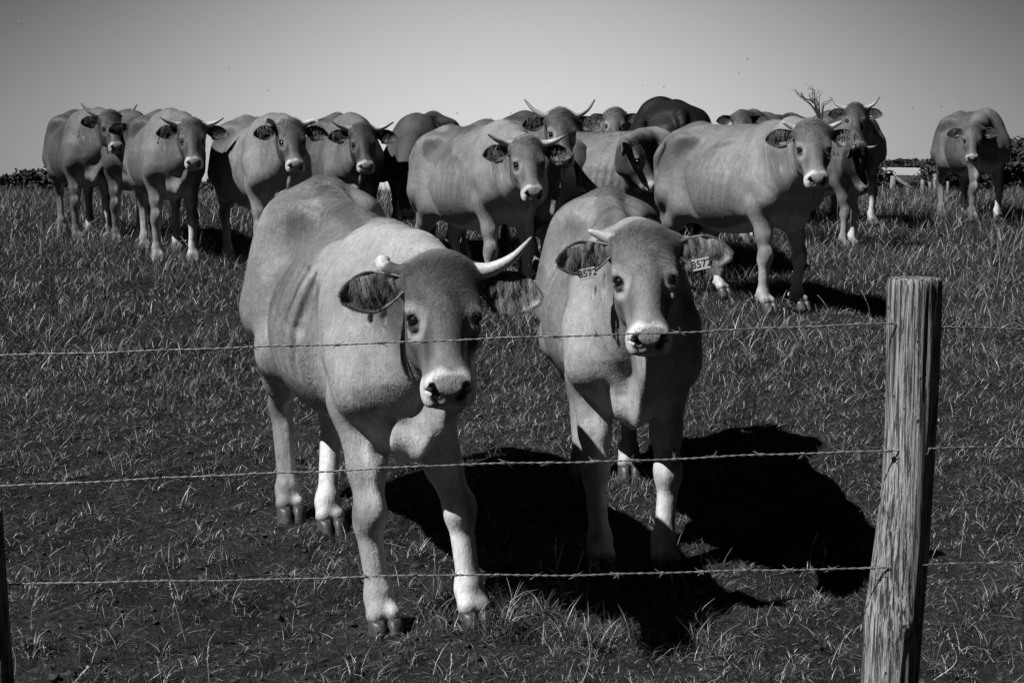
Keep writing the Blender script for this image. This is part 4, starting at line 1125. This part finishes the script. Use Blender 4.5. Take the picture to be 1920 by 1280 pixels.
# clods of earth thrown up by hooves
m, t, b = mat('clod_earth', 0.9, 0.15); gray(t, mrange(t, noise(t, 40, 4, 0.7), 0.3, 0.7, 0.015, 0.06), b.inputs['Base Color'])
bm = bmesh.new()
CP = []; CF = []
ico = bmesh.new(); bmesh.ops.create_icosphere(ico, subdivisions=2, radius=1.0); iv = np.array([v.co[:] for v in ico.verts]); iff = np.array([[v.index for v in f.verts] for f in ico.faces]); ico.free(); bm.free()
x, y = scatter(rng, 3600, 4.0, 9.0); w_ = worn(x, y); kp_ = rng.random(len(x)) < (.12 + w_); x, y = x[kp_], y[kp_]
for i in range(len(x)):
    r = rng.uniform(.004, .013) * (2.0 if rng.random() < .06 else 1)
    q = iv * (r * rng.uniform(.6, 1.3, 3)) * (1 + .22 * np.sin(iv @ rng.normal(size=3) * 4)[:, None] + rng.normal(size=(len(iv), 1)) * .06)
    q[:, 2] *= .6; CP.append(q + np.array([x[i], y[i], ground_z(x[i], y[i]) + r * .15])); CF.append(iff + i * len(iv))
co = mesh_np('earth_clods', np.concatenate(CP), np.concatenate(CF), MAT['clod_earth'], smooth=True); co['kind'] = 'stuff'; co['label'] = 'crumbled clods of earth on the trampled ground'; co['category'] = 'earth clods'

# ============================================================ FAR COUNTRY
m, t, b = mat('far_leaf', 0.75, 0.1); gray(t, attr(t, 'tone'), b.inputs['Base Color'])
m, t, b = mat('bark', 0.9, 0.1); b.inputs['Base Color'].default_value = (.05, .05, .05, 1)
def field(name, D0, z0, D1, z1, p0, p1, tone_):
    m, t, b = mat(name, 0.9, 0.1); gray(t, mrange(t, noise(t, .6, 4, .6), .3, .7, tone_ * .85, tone_ * 1.15), b.inputs['Base Color'])
    nx_, ny_ = 30, 10; P = []; 
    for i in range(nx_ + 1):
        for j in range(ny_ + 1):
            D = D0 + (D1 - D0) * j / ny_; px = p0 + (p1 - p0) * i / nx_
            P.append(((px - 960) / FPX * D, D, z0 + (z1 - z0) * j / ny_ + .15 * math.sin(px * .02)))
    Q_ = [(i * (ny_ + 1) + j, (i + 1) * (ny_ + 1) + j, (i + 1) * (ny_ + 1) + j + 1, i * (ny_ + 1) + j + 1) for i in range(nx_) for j in range(ny_)]
    o = mesh_np(name, np.array(P), np.array(Q_), MAT[name]); o['kind'] = 'structure'
field('meadow', 100, -2.2, 238, 3.05, 1520, 1900, .05)
field('stubble_field', 238, 3.05, 300, 5.0, 1520, 1900, .34)
field('hillside', 300, 5.0, 420, 5.2, 1400, 2000, .05)
field('wheat_field', 150, -1.6, 240, 2.2, 640, 800, .45)

def woodland(label, spots, seed, leaf=.16):
    """spots: (px, top_y, distance, radius)"""
    r = np.random.default_rng(seed); P = []; T = []
    tp, tf = [], []
    for px, ty, D, R in spots:
        c = unproject(px, ty, D); gz = ground_z(c[0], D) if D < 235 else c[2] - 7
        top = c[2]; hgt = max(top - gz, 3.0)
        n = int(1200 * (R / 3) ** 2 * max(1, hgt / 6))
        nb = 9; bc = np.stack([r.normal(0, R * .45, nb), r.normal(0, R * .45, nb), r.uniform(.3, .88, nb) * hgt], 1); br = r.uniform(.28, .5, nb) * R
        bc[:, 2] = np.minimum(bc[:, 2], hgt - br * .9); bc[0] = (0, 0, hgt - br[0])
        k = r.integers(0, nb, n); d = r.normal(size=(n, 3)); d /= np.linalg.norm(d, axis=1, keepdims=True)
        inner_ = r.random(n) < .3
        p = bc[k] + d * (br[k] * np.where(inner_, r.uniform(.2, .72, n), r.uniform(.7, 1.1, n)))[:, None]
        p = p + np.array([c[0], D, gz])
        nrm = unit(r.normal(size=3)); a = r.normal(size=(n, 3)); a /= np.linalg.norm(a, axis=1, keepdims=True)
        b2 = np.cross(a, r.normal(size=(n, 3))); b2 /= np.linalg.norm(b2, axis=1, keepdims=True)
        s = (leaf * r.uniform(.5, 1.1, n) * np.where(inner_, 3.0, 1.0))[:, None]
        P.append(np.stack([p - a * s, p - b2 * s * .7, p + a * s, p + b2 * s * .7], 1).reshape(-1, 3)); T.append(np.repeat(r.uniform(.025, .07, n), 4))
        a, f = tube_mesh([V(c[0], D, gz - .3), V(c[0], D, gz + hgt * .7)], [.22, .1], 6); tf += [tuple(int(v) + len(tp) for v in q) for q in f]; tp += list(a)
    P = np.concatenate(P); o = mesh_np('woodland', P, np.arange(len(P)).reshape(-1, 4), MAT['far_leaf'], None, {'tone': np.concatenate(T)}, smooth=False)
    o['kind'] = 'stuff'; o['label'] = label; o['category'] = 'wood'
    tr = mesh_list('trunks', tp, tf, MAT['bark'], o); tr['kind'] = 'stuff'
rw = random.Random(5)
woodland('dark wood on the skyline at the far left', [(-60 + i * 9 + rw.uniform(-4, 4), 330 - 10 * sstep(10, 50, -60 + i * 9) + rw.uniform(-5, 4), 105 + rw.uniform(0, 20), 2.4) for i in range(17)], 1)
woodland('low dark hedge between the back row cows', [(100 + i * 11 + rw.uniform(-4, 4), 338 + rw.uniform(-3, 3), 118 + rw.uniform(0, 15), 2.0) for i in range(52)] + [(1590 + i * 9, 340 + rw.uniform(-3, 4), 112 + rw.uniform(0, 8), 1.6) for i in range(22)], 2)
woodland('row of round dark trees behind the far fence', [(1585 + i * 7 + rw.uniform(-3, 3), 304 + 1.2 * i + rw.uniform(-3, 5), 128 + rw.uniform(0, 8), 2.2) for i in range(9)] +
         [(1772 + i * 8 + rw.uniform(-3, 3), 292 - 1.5 * i + rw.uniform(-4, 5), 120 + rw.uniform(0, 12), 2.8) for i in range(9)], 3)
woodland('high dark wood at the right edge of the pasture', [(1835 + i * 9 + rw.uniform(-3, 3), 272 - 14 * sstep(0, 6, i) + rw.uniform(-6, 8), 100 + rw.uniform(0, 14), 3.0) for i in range(16)], 4)
woodland('line of distant trees along the ridge over the pale field', [(1500 + i * 13 + rw.uniform(-4, 4), 305 + rw.uniform(-4, 5), 305 + rw.uniform(0, 20), 5.5) for i in range(32)], 6, .5)

far_posts = [(1582, 341, 5), (1604, 338, 6), (1673, 330, 11), (1731, 337, 7), (1745, 341, 5), (1755, 326, 7), (1764, 335, 5), (1778, 340, 5), (1700, 342, 4)]
FL = ['small far fence post left of the hedge end', 'far fence post second from the left', 'thick pale far fence post with a slanting brace', 'short far fence post right of the pale field', 'short far fence post just left of the tallest one', 'tallest far fence post, left of the lone cow', 'far fence post just right of the tallest one', 'far fence post nearest the lone cow', 'lowest far fence post under the pale field']
for (px, ty, wpx), lb in zip(far_posts, FL):
    D = 52 + rw.uniform(-2, 2); tpw = unproject(px, ty, D); gz = ground_z(tpw[0], D); r = wpx / 2 / FPX * D
    k = rw.uniform(-.05, .05)
    a, f = tube_mesh([V(0, 0, -.2), V(k * .5, 0, (tpw[2] - gz) * .5), V(k, 0, tpw[2] - gz)], [r, r * .95, r * .9], 10, .08, int(px))
    o = mesh_list('fence_post', a, f, MAT['post_wood']); o.location = (tpw[0], D, gz); o['label'] = lb; o['category'] = 'fence post'; o['group'] = 'posts of the far fence'
    if wpx == 11:
        a, f = tube_mesh([V(.06, 0, .98 * (tpw[2] - gz)), V(.62, 0, .62 * (tpw[2] - gz)), V(1.0, .0, .35 * (tpw[2] - gz))], [r * .6] * 3, 8, .05, 2); mesh_list('brace', a, f, MAT['post_wood'], o)

# the stem of grass hanging from the big cow's mouth
mp = HERD['A']; W0 = Matrix.Translation(mp['root'].location) @ Matrix.Rotation(mp['root'].rotation_euler.z, 4, 'Z')
lip = np.array(W0 @ Vector(mp['H'](0.475, 0.012, -0.105)))
a, f = tube_mesh(spline([lip + V(0, .02, .01), lip + V(.004, -.012, -.012), lip + V(.002, -.014, -.05), lip + V(-.008, -.010, -.085)], 9), [.0012] * 9, 6)
o = mesh_list('grass_stem', a - lip, f, MAT['grass_blade'], None, {'tone': [.5] * len(a)}); o.location = lip
o['label'] = 'pale grass stem hanging from the mouth of the large front cow'; o['category'] = 'grass stem'
# swishing tail of the cow behind the big pale one
q_ = HERD['Q']['root']; rt = np.random.default_rng(7)
def to_local(rt_, p):
    a_ = rt_.rotation_euler.z; d = np.array(p) - np.array(rt_.location)
    return np.array([d[0] * math.cos(a_) + d[1] * math.sin(a_), -d[0] * math.sin(a_) + d[1] * math.cos(a_), d[2]])
P_, F_ = [], []
for pts in ([(1540, 232), (1534, 205), (1522, 190), (1508, 182), (1492, 170)], [(1540, 231), (1530, 198), (1524, 180), (1524, 168), (1516, 160)], [(1540, 231), (1524, 200), (1512, 190), (1502, 178), (1500, 172)],
            [(1540, 232), (1536, 200), (1533, 188), (1536, 178), (1534, 172)], [(1541, 232), (1542, 205), (1545, 196), (1552, 190), (1560, 186)], [(1540, 232), (1530, 204), (1528, 192), (1522, 186), (1520, 178)]):
    for _ in range(4):
        w_ = [unproject(x_ + rt.normal() * 1.3 * i, y_ + rt.normal() * 1.0 * i, 15.9) for i, (x_, y_) in enumerate(pts)]
        a, f = tube_mesh([to_local(q_, p) for p in spline(w_, 10)], [.006 * (1 - .085 * i) for i in range(10)], 5); F_ += [tuple(int(v) + len(P_) for v in g) for g in f]; P_ += list(a)
mesh_list('tail_hair', P_, F_, MAT['hair'], q_, {'tone': [.05] * len(P_)})

# flies: dark specks over the herd
m, t, b = mat('fly_body', 0.4, 0.4); b.inputs['Base Color'].default_value = (.01, .01, .01, 1)
bm = bmesh.new()
for c_, s_, r_ in (((0, 0, 0), (.006, .0032, .003), 0), ((.006, 0, .0005), (.0028, .0028, .0026), 0), ((-.003, .004, .003), (.006, .002, .0003), .6), ((-.003, -.004, .003), (.006, .002, .0003), -.6)):
    bmesh.ops.create_uvsphere(bm, u_segments=10, v_segments=6, radius=1.0, matrix=Matrix.Translation(c_) @ Matrix.Rotation(r_, 4, 'Z') @ Matrix.Diagonal((*s_, 1)))
fm = bpy.data.meshes.new('fly'); bm.to_mesh(fm); bm.free(); fm.materials.append(MAT['fly_body'])
FW = ['at the top left corner', 'above the second head from the left', 'left of the middle, high over the curl-horned cow', 'above the rump of the shaded cow', 'just over the central cow back', 'left of the long upswept horns',
      'highest over the big pale cow', 'just under the highest one over the big pale cow', 'high over the black-brown cow', 'over the ears of the rearmost hornless cow', 'above the back of the big pale cow', 'just left of the lone cow, upper one', 'above the hips of the lone cow',
      'beside the level horn of the dark-faced cow', 'between the thin-horned cow and the lone cow']
for i, (px, py) in enumerate([(40, 45), (503, 170), (430, 128), (793, 214), (857, 212), (958, 212), (1402, 110), (1385, 138), (1245, 163), (1205, 160), (1376, 218), (1765, 200), (1795, 180), (738, 232), (1712, 204)]):
    o = bpy.data.objects.new('fly', fm); COL.objects.link(o); o.location = unproject(px, py, 7.5 + (i * 37 % 10) * .25); o.rotation_euler = (i, i * 1.7, i * 2.3); o.scale = (.6, .6, .6)
    o['label'] = 'tiny dark fly in the sky ' + FW[i]; o['category'] = 'fly'; o['group'] = 'flies in the sky over the herd'
